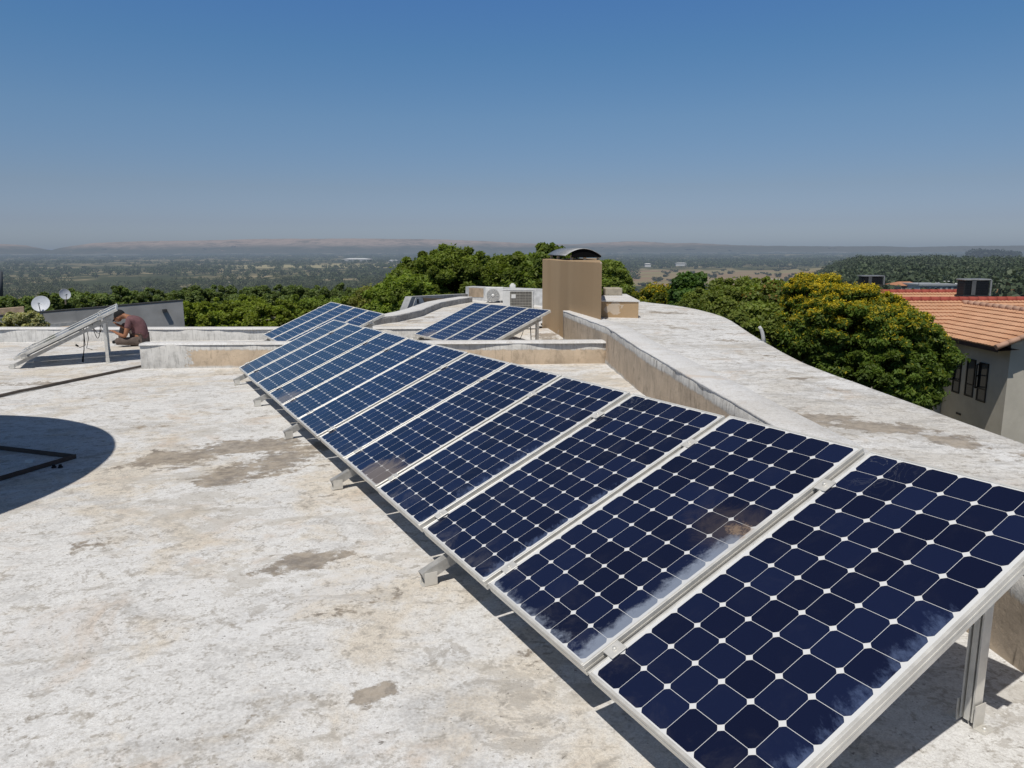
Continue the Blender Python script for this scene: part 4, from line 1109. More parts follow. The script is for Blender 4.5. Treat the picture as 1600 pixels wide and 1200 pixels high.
# ------------------------------------------------------------------ foliage
LAST = [None]
def leaf_cloud(C, Rr, per, size, tint, elong=1.7, flat=.75, shell=.55, up=.5, var=.3, tones=None, seedr=None):
    """C clumps (n,3), Rr radii (n,), per = leaves per clump. returns verts, faces, colours"""
    g = seedr or rng
    n = len(C); N = n * per
    d = g.normal(size=(N, 3)); d /= np.linalg.norm(d, axis=1)[:, None]
    rr = (shell + (1 - shell) * g.random(N)) ** .8
    rr = np.where(g.random(N) < .12, g.random(N) * .6 + .75, rr)
    ctr = np.repeat(C, per, 0); R_ = np.repeat(Rr, per)
    P = ctr + d * (rr * R_)[:, None] * np.array([1, 1, flat])
    nrm = d * .6 + g.normal(size=(N, 3)) * .6 + np.array([0, 0, up]); nrm /= np.linalg.norm(nrm, axis=1)[:, None]
    a = np.cross(nrm, g.normal(size=(N, 3))); a /= np.linalg.norm(a, axis=1)[:, None] + 1e-9
    b = np.cross(nrm, a); s = size * (.6 + .8 * g.random(N))[:, None]
    u_ = a * s * .5 * elong; v_ = b * s * .5
    V = np.stack([P - u_, P - v_ - u_ * .1, P + u_, P + v_ - u_ * .1], 1).reshape(-1, 3)
    F = np.arange(N * 4).reshape(-1, 4); LAST[0] = d[:, 2]
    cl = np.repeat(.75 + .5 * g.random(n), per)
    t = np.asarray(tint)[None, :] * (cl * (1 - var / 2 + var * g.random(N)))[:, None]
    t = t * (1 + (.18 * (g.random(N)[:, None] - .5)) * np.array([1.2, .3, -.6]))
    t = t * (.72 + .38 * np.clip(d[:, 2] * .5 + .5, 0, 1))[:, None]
    return V, F, np.repeat(np.clip(t, .004, .9), 4, 0), P
def crown_clumps(c, rx, ry, rz, n, cr, low=-.35, g=None):
    g = g or rng
    d = g.normal(size=(n * 4, 3)); d /= np.linalg.norm(d, axis=1)[:, None]; d = d[d[:, 2] > low][:n]
    k = (.45 + .55 * g.random(len(d))) ** .5
    out = g.random(len(d)) < .22; k = np.where(out, .98 + .14 * g.random(len(d)), k)
    C = np.array(c) + d * k[:, None] * np.array([rx, ry, rz])
    return C, cr * np.where(out, .35 + .3 * g.random(len(d)), .55 + .8 * g.random(len(d)))
def trunk_mb(base, c, C, rx, r0, nl=7):
    mb = MB(); base = Vector(base); c = Vector(c); fork = base.lerp(c, .45)
    mb.tube([base, base.lerp(fork, .5) + Vector((.06, .04, 0)), fork], [r0, r0 * .8, r0 * .66], 8)
    idx = list(range(0, len(C), max(1, len(C) // nl)))[:nl]
    for i in idx:
        e = Vector(tuple(C[i])); m1 = fork.lerp(e, .5) + Vector((0, 0, .12 * (e - fork).length)); mb.tube([fork - Vector((0, 0, .1)), m1, e], [r0 * .5, r0 * .3, r0 * .1], 6)
        for j in (1, 2):
            if i + j < len(C): e2 = Vector(tuple(C[i + j])); mb.tube([m1, m1.lerp(e2, .6) + Vector((0, 0, .1)), e2], [r0 * .26, r0 * .16, r0 * .06], 5)
    return mb
def tree(name, label, cat, group, c, rx, ry, rz, nclump, cr, per, size, tint, elong=1.7, flat=.8, low=-.35, base=None, r0=.14, seed=0, blossom=None, shell=.5, tips=None, lobes=()):
    g = np.random.default_rng(1000 + seed); c = Vector(c)
    bz = float(gz(c.x, c.y)) if base is None else base
    t = thing(name, label, cat, (c.x, c.y, bz), group)
    nclump = int(nclump * 1.6); cr *= .78; per = int(per * .70)
    C, Rr = crown_clumps(c, rx, ry, rz, nclump, cr, low, g)
    for lc, lx, ly, lz, ln in lobes:
        C2, R2 = crown_clumps(lc, lx, ly, lz, int(ln * 1.6), cr, -.9, g); C = np.concatenate([C, C2]); Rr = np.concatenate([Rr, R2])
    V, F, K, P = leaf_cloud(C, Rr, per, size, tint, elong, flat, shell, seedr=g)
    if tips is not None:
        m_ = np.repeat((P[:, 2] > c.z + rz * tips[2]) & (LAST[0] > .05) & (g.random(len(P)) < tips[1] * np.clip(.30 + .75 * (P[:, 2] - c.z) / rz, .03, 1.4)), 4); K[m_] = K[m_] * .3 + np.array(tips[0]) * .7
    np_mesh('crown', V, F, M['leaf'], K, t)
    trunk_mb((c.x, c.y, bz - .05), (c.x, c.y, c.z), C, rx, r0).obj('trunk', M['bark'], t)
    if blossom:
        nb, sz, colr = blossom
        # flower heads on the sunlit outer side of the crown
        sel = C + np.array([0, 0, 0]); top = sel[:, 2] > c.z - rz * .45
        A = sel[top]; Ar = Rr[top]; w_ = np.clip((A[:, 2] - c.z) / rz + .6, .08, 1.6) ** 1.6; w_ /= w_.sum()
        nh = nb; pick = g.choice(len(A), nh, p=w_); d = g.normal(size=(nh, 3)); d[:, 2] = np.abs(d[:, 2]) + .35; d /= np.linalg.norm(d, axis=1)[:, None]
        H = A[pick] + d * (Ar[pick] * (.95 + .2 * g.random(nh)))[:, None] * np.array([1, 1, flat])
        V, F, K, P = leaf_cloud(H, np.full(nh, sz * 2.0), 9, sz, colr, 1.3, 1.4, .1, .3, .5, seedr=g)
        np_mesh('blossom', V, F, M['petal'], K, t)
    return t

G1 = (0.168, 0.217, 0.035); G2 = (0.141, 0.190, 0.033); GY = (.085, .105, .016); GO = (0.191, 0.238, 0.049); GD = (0.122, 0.161, 0.034)
# big trees behind the rear roof
gname = 'dark green trees behind the rear roof'
tree('tree', 'tallest dark green tree left of the brown chimney block, behind the curved kerb wall', 'tree', gname, at(702, 470, 36), 2.9, 2.6, 2.25, 190, .50, 1000, .078, G1, seed=1, elong=2.2)
tree('tree', 'broad dark green tree directly behind the air conditioners', 'tree', gname, at(800, 470, 38), 3.3, 2.8, 2.1, 200, .50, 1000, .078, G1, seed=2, elong=2.2)
tree('tree', 'green tree rising just right of the chimney cover', 'tree', gname, at(946, 458, 39), 1.3, 1.6, 1.55, 90, .42, 900, .075, (0.208, 0.264, 0.055), seed=3, elong=2.2)
tree('tree', 'lower rounded green tree at the left end of the dark trees behind the kerb wall', 'tree', gname, at(640, 490, 34), 1.9, 1.8, 1.65, 110, .45, 900, .075, (0.211, 0.280, 0.045), seed=4, elong=2.2)
tree('tree', 'green tree between the tallest tree and the chimney, partly hidden behind the air conditioners', 'tree', gname, at(850, 462, 35), 1.9, 1.6, 2.1, 70, .5, 400, .17, G2, seed=5)
tree('tree', 'loose yellowish green tree with thin bare twigs at the left of the dark trees', 'tree', gname, at(592, 495, 37), 1.5, 1.5, 1.35, 70, .4, 640, .075, (0.215, 0.224, 0.057), seed=6, elong=2.2)
# shrubs right of the chimney
tree('flowering_shrub', 'yellow flowering shrub right of the chimney block at the edge of the upper roof', 'shrub', None, at(1026, 484, 27), 1.1, 1.0, .72, 60, .28, 460, .07, (0.182, 0.221, 0.034), seed=7, blossom=(420, .045, (.44, .34, .02)))
gname = 'dense olive green trees along the right edge of the upper roof'
tree('hedge_tree', 'upright dark green tree next to the yellow flowering shrub', 'tree', gname, at(1076, 475, 24), .55, .6, .95, 30, .28, 420, .08, (0.091, 0.163, 0.036), seed=8)
for i, (px, py, d, rx, rz, lab) in enumerate([(1118, 494, 22, 1.0, .95, 'leafy olive tree second in the clipped row right of the upright dark tree'),
        (1160, 500, 20, 1.05, 1.0, 'olive green tree in the middle of the row along the upper roof edge'), (1210, 506, 18.5, 1.0, 1.0, 'olive green tree with orange brown tips beside the yellow flowering tree'),
        (1185, 540, 16.5, .8, .9, 'lower olive tree just behind the bent white pipe'), (1245, 520, 17, .9, 1.0, 'darker olive tree tucked behind the left side of the yellow flowering tree'),
        (1135, 515, 19, .9, .9, 'low olive tree close to the roof edge right of the chimney block')]):
    tree('hedge_tree', lab, 'tree', gname, at(px, py, d), rx, rx, rz, 95, .26, 460, .055, GO if i != 4 else GD, seed=20 + i, tips=((.36, .18, .07), .22, .1) if i in (2, 4) else ((.17, .19, .04), .2, -.2), r0=.08)
# yellow flowering tree close to the house
t_c = at(1312, 512, 15.5)
tree('flowering_tree', 'large tree covered with yellow blossom beside the tiled house', 'tree', None, tuple(t_c), 1.05, 1.15, .85, 110, .25, 760, .036, (.125, .185, .030), elong=2.4, flat=.6, low=-.9, seed=40, tips=((.46, .38, .035), .60, -1.3),
     blossom=(6500, .020, (.66, .50, .03)), shell=.3, r0=.11, lobes=[(tuple(at(1275, 470, 16)), .62, .6, .52, 34), (tuple(at(1392, 545, 15.2)), .85, .9, .75, 66), (tuple(at(1446, 562, 15)), .52, .6, .58, 44), (tuple(at(1350, 585, 15)), 1.05, .9, .75, 80), (tuple(at(1405, 612, 14.8)), .6, .6, .4, 34), (tuple(at(1265, 545, 15.4)), .55, .6, .7, 36), (tuple(at(1345, 482, 15.6)), .5, .6, .42, 32), (tuple(at(1385, 497, 15.6)), .5, .5, .4, 28), (tuple(at(1428, 520, 15.2)), .4, .5, .4, 24)])

# bush at the far left by the grey building
c = at(36, 505, 21); tree('shrub', 'pale olive bush between the back parapet and the grey building', 'shrub', None, (c.x, c.y, c.z - .1), .55, .5, .42, 44, .16, 260, .04, (.46, .45, .24), seed=50, base=-3.5, r0=.04)

# wooded slope below the roof at left: nearer individual crowns
gname = 'green bushy trees on the slope beyond the back parapet'
labs = ['at the right end by the four-panel group', 'left of the white shed', 'above the grey building corner', 'behind the grey building']
spec = []
g_ = np.random.default_rng(77)
near = [(300, 490, 40, 2.0, 'bright green bushy tree just right of the grey building corner'), (345, 486, 44, 2.0, 'second bright green bushy tree right of the grey building'), (385, 482, 47, 1.9, 'bright green bushy tree behind the small pale shed'),
        (432, 488, 42, 1.8, 'bright green bushy tree directly left of the kerb side panels'), (470, 482, 46, 2.0, 'bright green bushy tree above the low corner of the kerb side panels'), (515, 478, 50, 2.0, 'bushy tree right behind the top corner of the kerb side panels'), (560, 480, 48, 1.9, 'bushy tree left of the loose yellowish tree')]
for i, (px, py, d, r_, lab) in enumerate(near):
    z = at(px, py - 6, d); tree('bushy_tree', lab, 'tree', gname, (z.x, z.y, z.z - r_ * .8), r_ * 1.15, r_ * 1.1, r_ * .95, 90, .42, 640, .09, (0.215, 0.267, 0.036) if i not in (4, 5) else (0.204, 0.269, 0.049), seed=60 + i, r0=.12)
back = [(130, 466, 70, 3.0), (185, 462, 76, 3.2), (240, 460, 82, 3.3), (300, 458, 86, 3.2), (352, 457, 90, 3.5), (405, 456, 80, 3.0), (460, 456, 88, 3.4), (520, 455, 84, 3.3), (572, 458, 78, 3.0), (15, 474, 60, 2.6), (70, 470, 66, 2.6), (-30, 478, 64, 2.6)]
blab = ['dark tree right above the small white dish', 'dark tree above the long grey wall', 'dark tree above the middle of the grey wall', 'dark tree above the grey building corner', 'tall dark tree right of the grey building', 'dark tree above the pale shed', 'dark tree in the middle of the wooded slope', 'dark tree above the top edge of the kerb side panels', 'dark tree next to the loose yellowish tree', 'dark tree left of the pale round dish', 'dark tree between the two rooftop dishes', 'dark tree at the left edge of the picture']
for i, (px, py, d, r_) in enumerate(back):
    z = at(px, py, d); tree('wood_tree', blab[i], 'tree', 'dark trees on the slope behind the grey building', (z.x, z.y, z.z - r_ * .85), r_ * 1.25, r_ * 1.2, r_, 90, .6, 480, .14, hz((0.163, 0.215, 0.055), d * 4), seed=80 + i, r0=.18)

# far woods as one mass per tract
def woods(name, label, pts, hs, rs, per, tint, leaf=1., seed=0, kindname='stuff', flat=.8, spread=.45):
    g = np.random.default_rng(seed); pts = np.asarray(pts); n = len(pts)
    Cs = []; Rs = []; T = []
    for j in range(5):
        an = g.random(n) * 6.283; k = .55 * rs
        Cs.append(pts + np.stack([np.cos(an) * k, np.sin(an) * k, hs * (spread + spread * g.random(n))], 1)); Rs.append(rs * (.45 + .3 * g.random(n)))
    C = np.concatenate(Cs); Rr = np.concatenate(Rs)
    V, F, K, P = leaf_cloud(C, Rr, per, 1., (1, 1, 1), 1.3, flat, .4, .4, .45, seedr=g)
    s = np.repeat(np.repeat(np.tile(rs, 5), per) * leaf, 4)[:, None]
    Pm = np.repeat(P, 4, 0); V = Pm + (V - Pm) * s
    tone = np.repeat(np.repeat(np.tile(.75 + .5 * g.random(n), 5), per), 4)[:, None]
    K = K * np.asarray(tint) * tone
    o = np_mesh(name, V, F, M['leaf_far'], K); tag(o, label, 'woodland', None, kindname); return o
def scatter(n, px0, px1, d0, d1, g, dens=None):
    px = g.random(n) * (px1 - px0) + px0; d = np.sqrt(g.random(n) * (d1 ** 2 - d0 ** 2) + d0 ** 2)
    x = (px - 800) / FPX * d; y = d
    if dens is not None: k = dens(x, y, px); x, y = x[k], y[k]
    return np.stack([x, y, gz(x, y)], 1)
g = np.random.default_rng(5)
nn_ = N2(21)
patch = lambda lo, sc: (lambda x, y, px: nn_(x / sc, y / sc, 3) > lo)
P = scatter(420, -80, 700, 110, 420, g); woods('slope_woods', 'dark bushy woodland on the slope below the grey building', P, 7 + 4 * g.random(len(P)), 3.4 + 1.4 * g.random(len(P)), 34, (0.101, 0.138, 0.039), .16, 1)
P = scatter(1300, -80, 640, 420, 1250, g, patch(.36, 160)); woods('gum_woods', 'grey green gum tree woods in the valley at left', P, 13 + 8 * g.random(len(P)), 4.2 + 2 * g.random(len(P)), 24, (0.105, 0.123, 0.055), .20, 2)
P = scatter(2600, -80, 1000, 1250, 3200, g, patch(.44, 330)); woods('valley_woods', 'hazy tree belts across the valley floor at left', P, 9 + 6 * g.random(len(P)), 5.5 + 3 * g.random(len(P)), 14, (0.084, 0.111, 0.044), .30, 3)
P = scatter(3000, -80, 1700, 3200, 6600, g, patch(.40, 800)); woods('far_woods', 'bluish far tree belts below the hills', P, 7 + 4 * g.random(len(P)), 20 + 16 * g.random(len(P)), 26, (0.084, 0.112, 0.052), .16, 4, flat=.16, spread=.3)
P = scatter(1500, 1235, 1720, 150, 860, g, lambda x, y, px: (nn_(x / 60, y / 60, 3) > .34) | (y > 300)); woods('hillside_woods', 'green wooded hillside beyond the tiled house', P, 6 + 4 * g.random(len(P)), 3.8 + 1.8 * g.random(len(P)), 26, (0.080, 0.108, 0.055), .18, 5)
P = scatter(500, 980, 1260, 160, 620, g, lambda x, y, px: px > 1180); woods('field_edge_woods', 'scrub along the near edge of the brown field', P, 4 + 3 * g.random(len(P)), 2.6 + 1.2 * g.random(len(P)), 20, (.055, .066, .028), .2, 6)
P = scatter(900, 930, 1400, 2150, 3300, g, patch(.44, 300)); woods('field_far_woods', 'dark tree line behind the brown field', P, 9 + 5 * g.random(len(P)), 7 + 4 * g.random(len(P)), 12, (0.077, 0.105, 0.046), .32, 7)
# bushes scattered over the field: one mesh, copies
gb = np.random.default_rng(9)
V, F, K, P_ = leaf_cloud(gb.normal(size=(7, 3)) * np.array([.45, .45, .22]) + np.array([0, 0, .55]), np.full(7, .48), 40, .22, (.06, .072, .034), 1.3, .8, .3, seedr=gb)
bush0 = None
cnt = 0
while cnt < 70:
    px = 985 + 290 * gb.random(); d = 1050 + 1200 * gb.random() ** 1.3; x = (px - 800) / FPX * d; y = d
    z = float(gz(x, y)); sc = 4 + 5 * gb.random()
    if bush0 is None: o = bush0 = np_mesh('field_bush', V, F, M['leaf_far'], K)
    else: o = bush0.copy(); col.objects.link(o)
    tag(o, 'round dark bush dotted on the brown field beyond the upper roof', 'bush', 'bushes dotted over the brown field')
    o.location = (x, y, z - sc * .12); o.scale = (sc, sc, sc * .8); o.rotation_euler = (0, 0, gb.random() * 6); cnt += 1
c = at(1542, 397, 2600); P = np.array([[c.x + dx, c.y + dy, c.z - 16] for dx, dy in zip(gb.normal(size=26) * 38, gb.normal(size=26) * 30)])
woods('hilltop_grove', 'dark grove standing on the skyline at right', P, 22 + 12 * gb.random(26), 14 + 4 * gb.random(26), 26, (.035, .05, .028), .3, 8)

# ------------------------------------------------------------------ distant buildings
def far_box(name, label, px0, px1, pyt, pyb, d, dep, c, roofc=None, gable=0, win=0, rot=0):
    a = at(px0, pyt, d); b = at(px1, pyb, d); L = b.x - a.x; H = a.z - b.z
    t = thing(name, label, 'building', (a.x, d, b.z))
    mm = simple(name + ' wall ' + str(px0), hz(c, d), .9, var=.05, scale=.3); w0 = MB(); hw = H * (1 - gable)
    w0.box((a.x, d, b.z - 4), (b.x, d + dep, b.z + hw)); w0.obj('wall', mm, t)
    rm = simple(name + ' roof ' + str(px0), hz(roofc or c, d), .9, var=.05, scale=.3); r0 = MB(); o = .05 * L
    if gable:
        y0, y1 = d - .3 * (1 if d < 400 else 4), d + dep + .3; z0 = b.z + hw + .01; zr = b.z + H
        r0.add([(a.x - o, y0, z0), (b.x + o, y0, z0), (b.x + o, y1, z0), (a.x - o, y1, z0), (a.x + L * .22, (y0 + y1) / 2, zr), (b.x - L * .22, (y0 + y1) / 2, zr)], [(0, 1, 5, 4), (1, 2, 5), (2, 3, 4, 5), (3, 0, 4), (3, 2, 1, 0)])
    else: r0.box((a.x - o * .3, d - .3, b.z + hw + .01), (b.x + o * .3, d + dep, b.z + hw + .25 + H * .06))
    r0.obj('roof', rm, t)
    for k in range(win):
        q = a.x + L * (k + .5) / win; m_ = MB(); m_.box((q - L * .28 / win, d - .06, b.z + hw * .25), (q + L * .28 / win, d - .01, b.z + hw * .75)); m_.obj('window', simple('far window', (.08, .09, .10), .4) if 'far window' not in bpy.data.materials else bpy.data.materials['far window'], t)
    return t
WHT = (.68, .68, .66); OR = (.46, .22, .12)
far_box('villa', 'small house with an orange tiled roof and white windows behind the yellow tree', 1409, 1440, 441, 453, 170, 7, (.45, .38, .30), OR, .45, 4)
far_box('villa', 'flat white modern house with a grey roof behind the tiled house', 1436, 1496, 446.5, 456, 165, 8, (.52, .53, .53), (.30, .32, .34), 0, 7)
far_box('villa', 'white gabled house half hidden in trees left of the dark roof cooler', 1478, 1500, 440, 450, 190, 7, (.60, .60, .58), (.55, .56, .56), .5, 2)
far_box('villa', 'house with a dull orange roof at the far right edge', 1577, 1598, 452, 465, 160, 7, (.44, .33, .26), OR, .5, 2)
far_box('villa', 'long pale roof among the trees at far right', 1556, 1582, 441.5, 447, 240, 8, (.42, .40, .36), (.42, .40, .36), .4, 0)
far_box('shed', 'single small white building on the hillside above the yellow tree', 1383, 1392, 413.5, 419, 640, 7, WHT, WHT, .3, 0)
far_box('warehouse', 'long white warehouse roof in the valley left of the dark trees', 535, 577, 403.5, 408, 3300, 60, WHT, WHT, .4, 0)
far_box('warehouse', 'smaller white warehouse in the valley close to the dark trees', 607, 620, 406, 409, 3100, 40, WHT, WHT, .4, 0)
far_box('farm_shed', 'long pale farm shed at the far side of the brown field', 1056, 1073, 410.5, 413.5, 2250, 12, WHT, WHT, .3, 0)
far_box('farm_shed', 'short pale farm shed at the far left side of the brown field', 1008, 1017, 411.5, 415, 2150, 12, WHT, WHT, .3, 0)
far_box('garden_wall', 'strip of bright white garden wall above the olive trees', 1196, 1218, 439, 443.5, 120, 1, WHT, WHT, 0, 0)
far_box('shed', 'small pale shed roof among bright green trees left of the kerb side panels', 404, 423, 497.5, 501, 41, 1.2, (.46, .43, .36), (.52, .48, .40), .5, 0)
far_box('farmhouse', 'tiny white farmhouse in the gum woods at left', 353, 362, 440, 444, 1180, 8, WHT, (.4, .36, .33), .3, 0)
mb = MB(); a = at(-1, 458, 300); mb.tube([at(1, 470, 300), at(1, 424, 300)], [.9, .7], 10); tag(mb.obj('mast', simple('dark mast', hz((.05, .055, .06), 900), .7)), 'dark mast at the extreme left edge of the valley view', 'mast')

# ------------------------------------------------------------------ grey neighbouring building at left
nb = thing('neighbour_building', 'grey flat roofed neighbouring building with a long plain wall at left', 'building', (-14, 29, -4))
Cn = Vector((-13.2, 30.3, 0)); wd = Vector((-.867, -.498, 0)); wn_ = Vector((.498, -.867, 0)); ZT = -.415; SLP = -.055
gw = simple('grey plaster', (.40, .395, .385), .9, var=.10, scale=1.2, bump=.3); gd = simple('grey plaster painted shade', (.15, .145, .14), .9, scale=1.5); gc = simple('dark roof edge', (.06, .06, .062), .8); gr_ = simple('sand roof', (.48, .37, .26), .95)  # recess plaster has its shade painted in as a darker grey
def nbox(t0, t1, n0, n1, z0, z1, name, mat):
    mb = MB(); p = [Cn + wd * t + wn_ * n_ for t, n_ in ((t0, n0), (t1, n0), (t1, n1), (t0, n1))]
    zf = lambda z: (lambda x, y: z + SLP * ((Vector((x, y, 0)) - Cn).dot(wd)))
    mb.prism([(q.x, q.y) for q in p], (z0 if z0 < -5 else zf(z0)), zf(z1)); return mb.obj(name, mat, nb)
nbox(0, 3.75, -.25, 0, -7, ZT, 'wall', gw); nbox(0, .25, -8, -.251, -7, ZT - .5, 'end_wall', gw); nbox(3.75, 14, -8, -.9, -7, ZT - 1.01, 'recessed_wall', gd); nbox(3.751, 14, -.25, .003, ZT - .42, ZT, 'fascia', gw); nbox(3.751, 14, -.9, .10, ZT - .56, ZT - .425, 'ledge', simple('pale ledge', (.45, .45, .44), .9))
nbox(-.03, 14, -.28, .012, ZT + .001, ZT + .045, 'roof_edge', gc); nbox(.3, 14, -8.05, -.301, ZT - 1.0, ZT - .9, 'roof_sheet', gr_); nbox(5.5, 8.5, -2.2, -1.9, ZT - .9, ZT + .16, 'roof_ridge', gr_)
nbox(.62, .78, .001, .17, ZT - .36, ZT - .26, 'spout', gc)
nbox(2.9, 3.3, .001, .03, ZT - .36, ZT - .32, 'vent_slot', gc)
def small_dish(c, rad, face, label):
    c = Vector(c); t = thing('satellite_dish', label, 'satellite dish', c - Vector((0, 0, rad * 1.9)))
    Mx = Vector(face).to_track_quat('Z', 'Y').to_matrix().to_4x4(); Mx.translation = c
    mb = MB(); pr = [(rad * i / 10, -.0 + rad * .22 * (i / 10) ** 2) for i in range(11)]
    mb.lathe(pr, 32, Mx); mb.lathe([(r_, z - .012) for r_, z in pr][::-1], 32, Mx); mb.lathe([(rad, rad * .22), (rad * 1.02, rad * .21), (rad, rad * .22 - .015)], 32, Mx); mb.obj('reflector', M['dish'], t)
    mb = MB(); f = Mx @ Vector((0, -rad * .25, rad * .95)); mb.tube([Mx @ Vector((0, -rad, rad * .2)), f], .014, 6); mb.tube([f, f + (c - f) * .18], .03, 8); mb.obj('feed_arm', M['galv'], t)
    mb = MB(); mb.tube([c - Vector((0, 0, rad * 1.9)), c - Vector((0, 0, rad * .2)), Mx @ Vector((0, 0, -.02))], .025, 8); mb.obj('pole', M['galv'], t)
small_dish(at(64.5, 475.5, 26.5), .29, (.25, -.9, .45), 'pale round satellite dish standing on the grey neighbouring roof')
small_dish(at(101, 460, 30), .21, (.75, -.62, .25), 'smaller white satellite dish on a pole above the grey neighbouring roof')

# ------------------------------------------------------------------ tiled house at right
KS = 1.35
def K(x, y, z): return Vector((x * KS, y * KS, HC + (z - HC) * KS))
th_ = thing('tiled_house', 'cream house with orange tiled roof and narrow dark windows at right', 'house', K(12.5, 19, -5))
def tilem(name, c, c2):
    m = NT(name); p = m.pos(); n1 = m.noise(p, .8, 5, .6); n2 = m.noise(p, 7, 6, .65)
    geo = m.n('ShaderNodeNewGeometry'); cc = m.mix(m.step(n1, .3, .7), c, c2)
    cc = m.mix(m.step(n2, .5, .75, 0, .5), cc, tuple(x * .62 for x in c)); cc = m.mix(m.step(geo.outputs['Random Per Island'], 0, 1, 0, .35), cc, tuple(x * .75 for x in c2))
    return m.fin(cc, .85, 0, .2)
tm = tilem('terracotta tiles', (.55, .295, .17), (.63, .37, .23)); rm_ = tilem('red ridge tiles', (.34, .075, .055), (.40, .10, .075)); pm_ = tilem('pale hip tiles', (.52, .31, .215), (.56, .36, .26))
def tile_slope(name, O, e, s, L, courses, x0f, x1f, mat, parent, tw=.30):
    """courses of wavy tiles. O eave origin, e along eave, s up slope"""
    e, s = Vector(e).normalized(), Vector(s).normalized(); nrm = e.cross(s); nrm = nrm if nrm.z > 0 else -nrm
    mb = MB(); gq = L / courses; rr_ = random.Random(3)
    for k in range(courses):
        a0, a1 = k * gq, (k + 1) * gq + .05
        lo, hi = x0f(k * gq), x1f(k * gq); nt = max(1, int((hi - lo) / tw))
        for t in range(nt):
            xs = [lo + (hi - lo) * (t + j / 6) / nt for j in range(7)]; vs = []
            dz = .006 * rr_.random(); sk = .01 * rr_.random()
            for a, lift in ((a0 - sk, .05), (a1, .006)):
                for j, x in enumerate(xs): vs.append(O + e * x + s * a + nrm * (lift + dz + .022 * (.5 + .5 * math.cos(j / 6 * 2 * math.pi * 2))))
            for j, x in enumerate(xs): vs.append(O + e * x + s * (a0 - sk + .004) + nrm * (.012))
            mb.add(vs, [(j, j + 1, 8 + j, 7 + j) for j in range(6)] + [(14 + j, 15 + j, j + 1, j) for j in range(6)], False)
    return mb.obj(name, mat, parent)
def ridge(name, a, b, r_, mat, parent, seg=.36):
    a, b = Vector(a), Vector(b); n_ = max(2, int((b - a).length / seg)); mb = MB()
    for k in range(n_):
        p, q = a.lerp(b, k / n_), a.lerp(b, (k + 1.08) / n_); mb.tube([p, q], [r_ * 1.04, r_ * .95], 10)
    return mb.obj(name, mat, parent)
E_ = K(11.05, 17.0, -.62); Lw = math.hypot(1.73, .69) * KS
tile_slope('roof', E_, (0, 1, 0), (1.73, 0, .69), Lw, 9, lambda s: 0, lambda s: (2.6 + 1.9 * s / Lw) * KS, tm, th_)
tile_slope('roof', K(14.51, 17.0, -.62), (0, 1, 0), (-1.73, 0, .69), Lw, 9, lambda s: 0, lambda s: 4.3 * KS, tm, th_)
Om = K(6.5, 19.5, -.62); Lm = math.hypot(2.0, .77) * KS
tile_slope('roof', Om, (1, 0, 0), (0, 2.0, .77), Lm, 10, lambda s: 0, lambda s: 13.5 * KS, tm, th_)
ridge('ridge_tiles', K(6.5, 21.5, .17), K(20, 21.5, .17), .12, rm_, th_)
ridge('hip_tiles', K(12.78, 16.95, .10), K(12.78, 21.35, .10), .10, pm_, th_)
ridge('verge_tiles', K(11.02, 17.0, -.60), K(12.78, 17.0, .09), .085, pm_, th_)
# rear wing ridge
tile_slope('roof', K(10.5, 24.2, -.45), (1, 0, 0), (0, 1.8, .56), math.hypot(1.8, .56) * KS, 7, lambda s: 0, lambda s: 5.2 * KS, tm, th_)
ridge('ridge_tiles', K(10.5, 26.0, .12), K(15.7, 26.0, .12), .13, rm_, th_)
hw_ = simple('cream house plaster', (.53, .495, .42), .9, var=.05, scale=2, bump=.3)
mb = MB()
p = [K(11.6, 17.35, 0), K(13.96, 17.35, 0), K(13.96, 19.9, 0), K(11.6, 19.9, 0)]
zt = K(0, 0, -.62).z + .10; zb = -9
mb.prism([(q.x, q.y) for q in p], zb, zt)
zg = K(0, 0, -.02).z; xm = K(12.78, 0, 0).x
mb.add([(p[0].x, p[0].y, zt), (p[1].x, p[1].y, zt), (xm, p[0].y, zg), (p[0].x, p[0].y + .2, zt), (p[1].x, p[1].y + .2, zt), (xm, p[0].y + .2, zg)], [(0, 1, 2), (3, 5, 4), (0, 2, 5, 3), (1, 4, 5, 2)])
a, b = K(7, 19.95, 0), K(20, 25, 0); mb.box((a.x, a.y, zb), (b.x, b.y, zt - .05)); mb.obj('wall', hw_, th_)
mb = MB(); q0, q1_ = K(11.05, 17.0, -.62), K(11.05, 19.6, -.62); mb.bar(q0 + Vector((.03, 0, -.05)), q1_ + Vector((.03, 0, -.05)), .03, .16)
mb.add([q0 + Vector((.0, .02, -.10)), q1_ + Vector((0, 0, -.10)), K(11.6, 19.6, -.62) + Vector((0, 0, -.06)), K(11.6, 17.0, -.62) + Vector((0, .02, -.06))], [(0, 1, 2, 3)])
mb.obj('fascia_board', simple('dark fascia', (.05, .035, .03), .6), th_)
wf = simple('dark window frame', (.012, .012, .013), .5); wg = NT('window glass'); wg = wg.fin((.035, .04, .045), .08, 0, .6)
wx = K(11.6, 0, 0).x
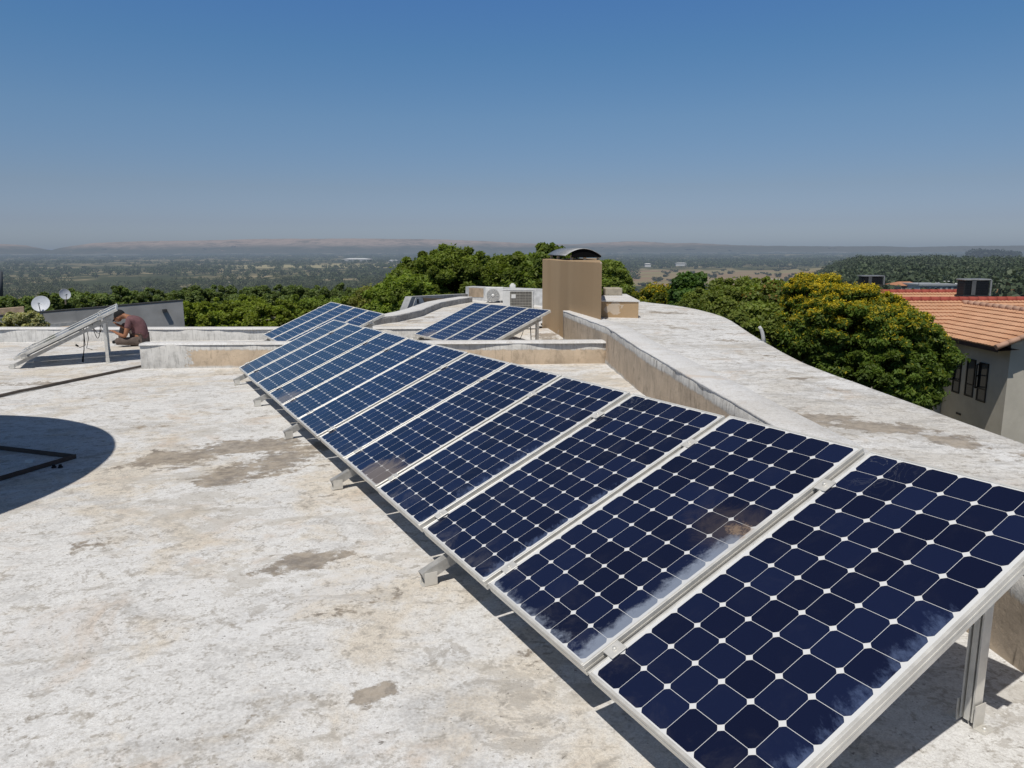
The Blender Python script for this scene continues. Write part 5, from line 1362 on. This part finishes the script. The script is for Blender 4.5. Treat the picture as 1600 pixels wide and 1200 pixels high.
for i, (pa, pb, py0, py1) in enumerate([(1540, 1555, 571, 631), (1520.5, 1534, 565, 623), (1500, 1512, 560, 617)]):
    yA, yB = wx * FPX / (pb - 800) , wx * FPX / (pa - 800); d_ = (yA + yB) / 2
    z1 = at(0, py0, d_).z; z0 = at(0, py1, d_).z
    wroot = MB(); fw = .05
    for lo, hi in (((wx - .03, yA, z0), (wx + .06, yA + fw, z1)), ((wx - .03, yB - fw, z0), (wx + .06, yB, z1)), ((wx - .03, yA + fw, z0), (wx + .06, yB - fw, z0 + fw)), ((wx - .03, yA + fw, z1 - fw), (wx + .06, yB - fw, z1)), ((wx - .025, yA + fw, z0 + (z1 - z0) * .33 - .02), (wx + .05, yB - fw, z0 + (z1 - z0) * .33 + .02))): wroot.box(lo, hi)
    wo = wroot.obj('window', wf, th_)
    mb = MB(); mb.box((wx - .012, yA + fw, z0 + fw), (wx - .004, yB - fw, z1 - fw)); mb.obj('pane', wg, wo)
    if i != 1:  # open casement swung outwards
        zl, zh = z0 + (z1 - z0) * .36, z1 - fw; mb = MB(); ang = .9; wdt = ((yB - yA) - fw) * .75
        for (a0, b0) in (((0, zl), (wdt, zl)), ((0, zh), (wdt, zh)), ((0, zl), (0, zh)), ((wdt, zl), (wdt, zh)), ((0, (zl + zh) / 2), (wdt, (zl + zh) / 2))):
            f = lambda u_: Vector((wx - .04 - math.sin(ang) * u_[0] * .8, yB - fw - math.cos(ang) * u_[0], u_[1])); mb.bar(f(a0), f(b0), .035, .035)
        mb.obj('open_casement', wf, wo)
z_ = at(0, 650, wx * FPX / (1514 - 800)).z; yv = wx * FPX / (1514 - 800); mb = MB(); mb.box((wx - .02, yv - .15, z_ - .03), (wx - .002, yv + .12, z_ + .04)); mb.obj('air_brick', wf, th_)

def cooler(px0, px1, py0, py1, d, label):
    a = at(px0, py0, d); b = at(px1, py1, d); L = b.x - a.x; H = a.z - b.z
    t = thing('roof_cooler', label, 'evaporative cooler', ((a.x + b.x) / 2, d + L / 2, b.z), 'dark evaporative coolers on the tiled house roof')
    mb = MB(); mb.bbox((a.x + .05, d + .05, b.z), (b.x - .05, d + L * .6 - .05, a.z - H * .08), .05); mb.obj('casing', M['darkplastic'], t)
    mb = MB(); mb.bbox((a.x, d, a.z - H * .10), (b.x, d + L * .6, a.z), .04); mb.obj('lid', M['greytrim'], t)
    mb = MB(); mb.bbox((a.x, d, b.z - .02), (b.x, d + L * .6, b.z + H * .09), .03); mb.obj('base_tray', M['darkplastic'], t)
    mb = MB(); mb.bbox((b.x - L * .055, d - .005, b.z + H * .06), (b.x + .002, d + .05, a.z - H * .06), .01); mb.obj('corner_post', M['greytrim'], t)
    mb = MB(); mb.bbox((a.x + L * .28, d - .0, b.z + H * .09), (a.x + L * .43, d + .04, a.z - H * .10), .008); mb.obj('centre_post', simple('mid grey plastic', (.10, .105, .11), .5) if 'mid grey plastic' not in bpy.data.materials else bpy.data.materials['mid grey plastic'], t)
    mb = MB()
    for k in range(9):
        z = b.z + H * (.13 + .75 * k / 8); mb.bar(Vector((a.x + L * .05, d + .035, z)), Vector((b.x - L * .06, d + .035, z)), .03, .012)
        mb.bar(Vector((a.x + .03, d + .08, z)), Vector((a.x + .03, d + L * .6 - .08, z)), .03, .012)
    mb.obj('louvre', M['darkplastic'], t)
    mb = MB(); mb.bbox((a.x + L * .25, d + L * .25, b.z - H * .9), (b.x - L * .25, d + L * .5, b.z - .02), .02); mb.obj('duct', M['greytrim'], t)
cooler(1508, 1548, 436, 464, 24.2 * KS, 'large dark louvred cooler on the ridge of the tiled roof')
cooler(1348, 1382, 430.5, 446, 31, 'second dark cooler half hidden behind the yellow flowering tree')
# ------------------------------------------------------------------ render settings
scene.render.engine = 'CYCLES'
scene.cycles.max_bounces = 6; scene.cycles.diffuse_bounces = 3; scene.cycles.glossy_bounces = 3; scene.cycles.transmission_bounces = 4; scene.cycles.transparent_max_bounces = 6
scene.cycles.use_denoising = True
scene.cycles.caustics_reflective = False; scene.cycles.caustics_refractive = False
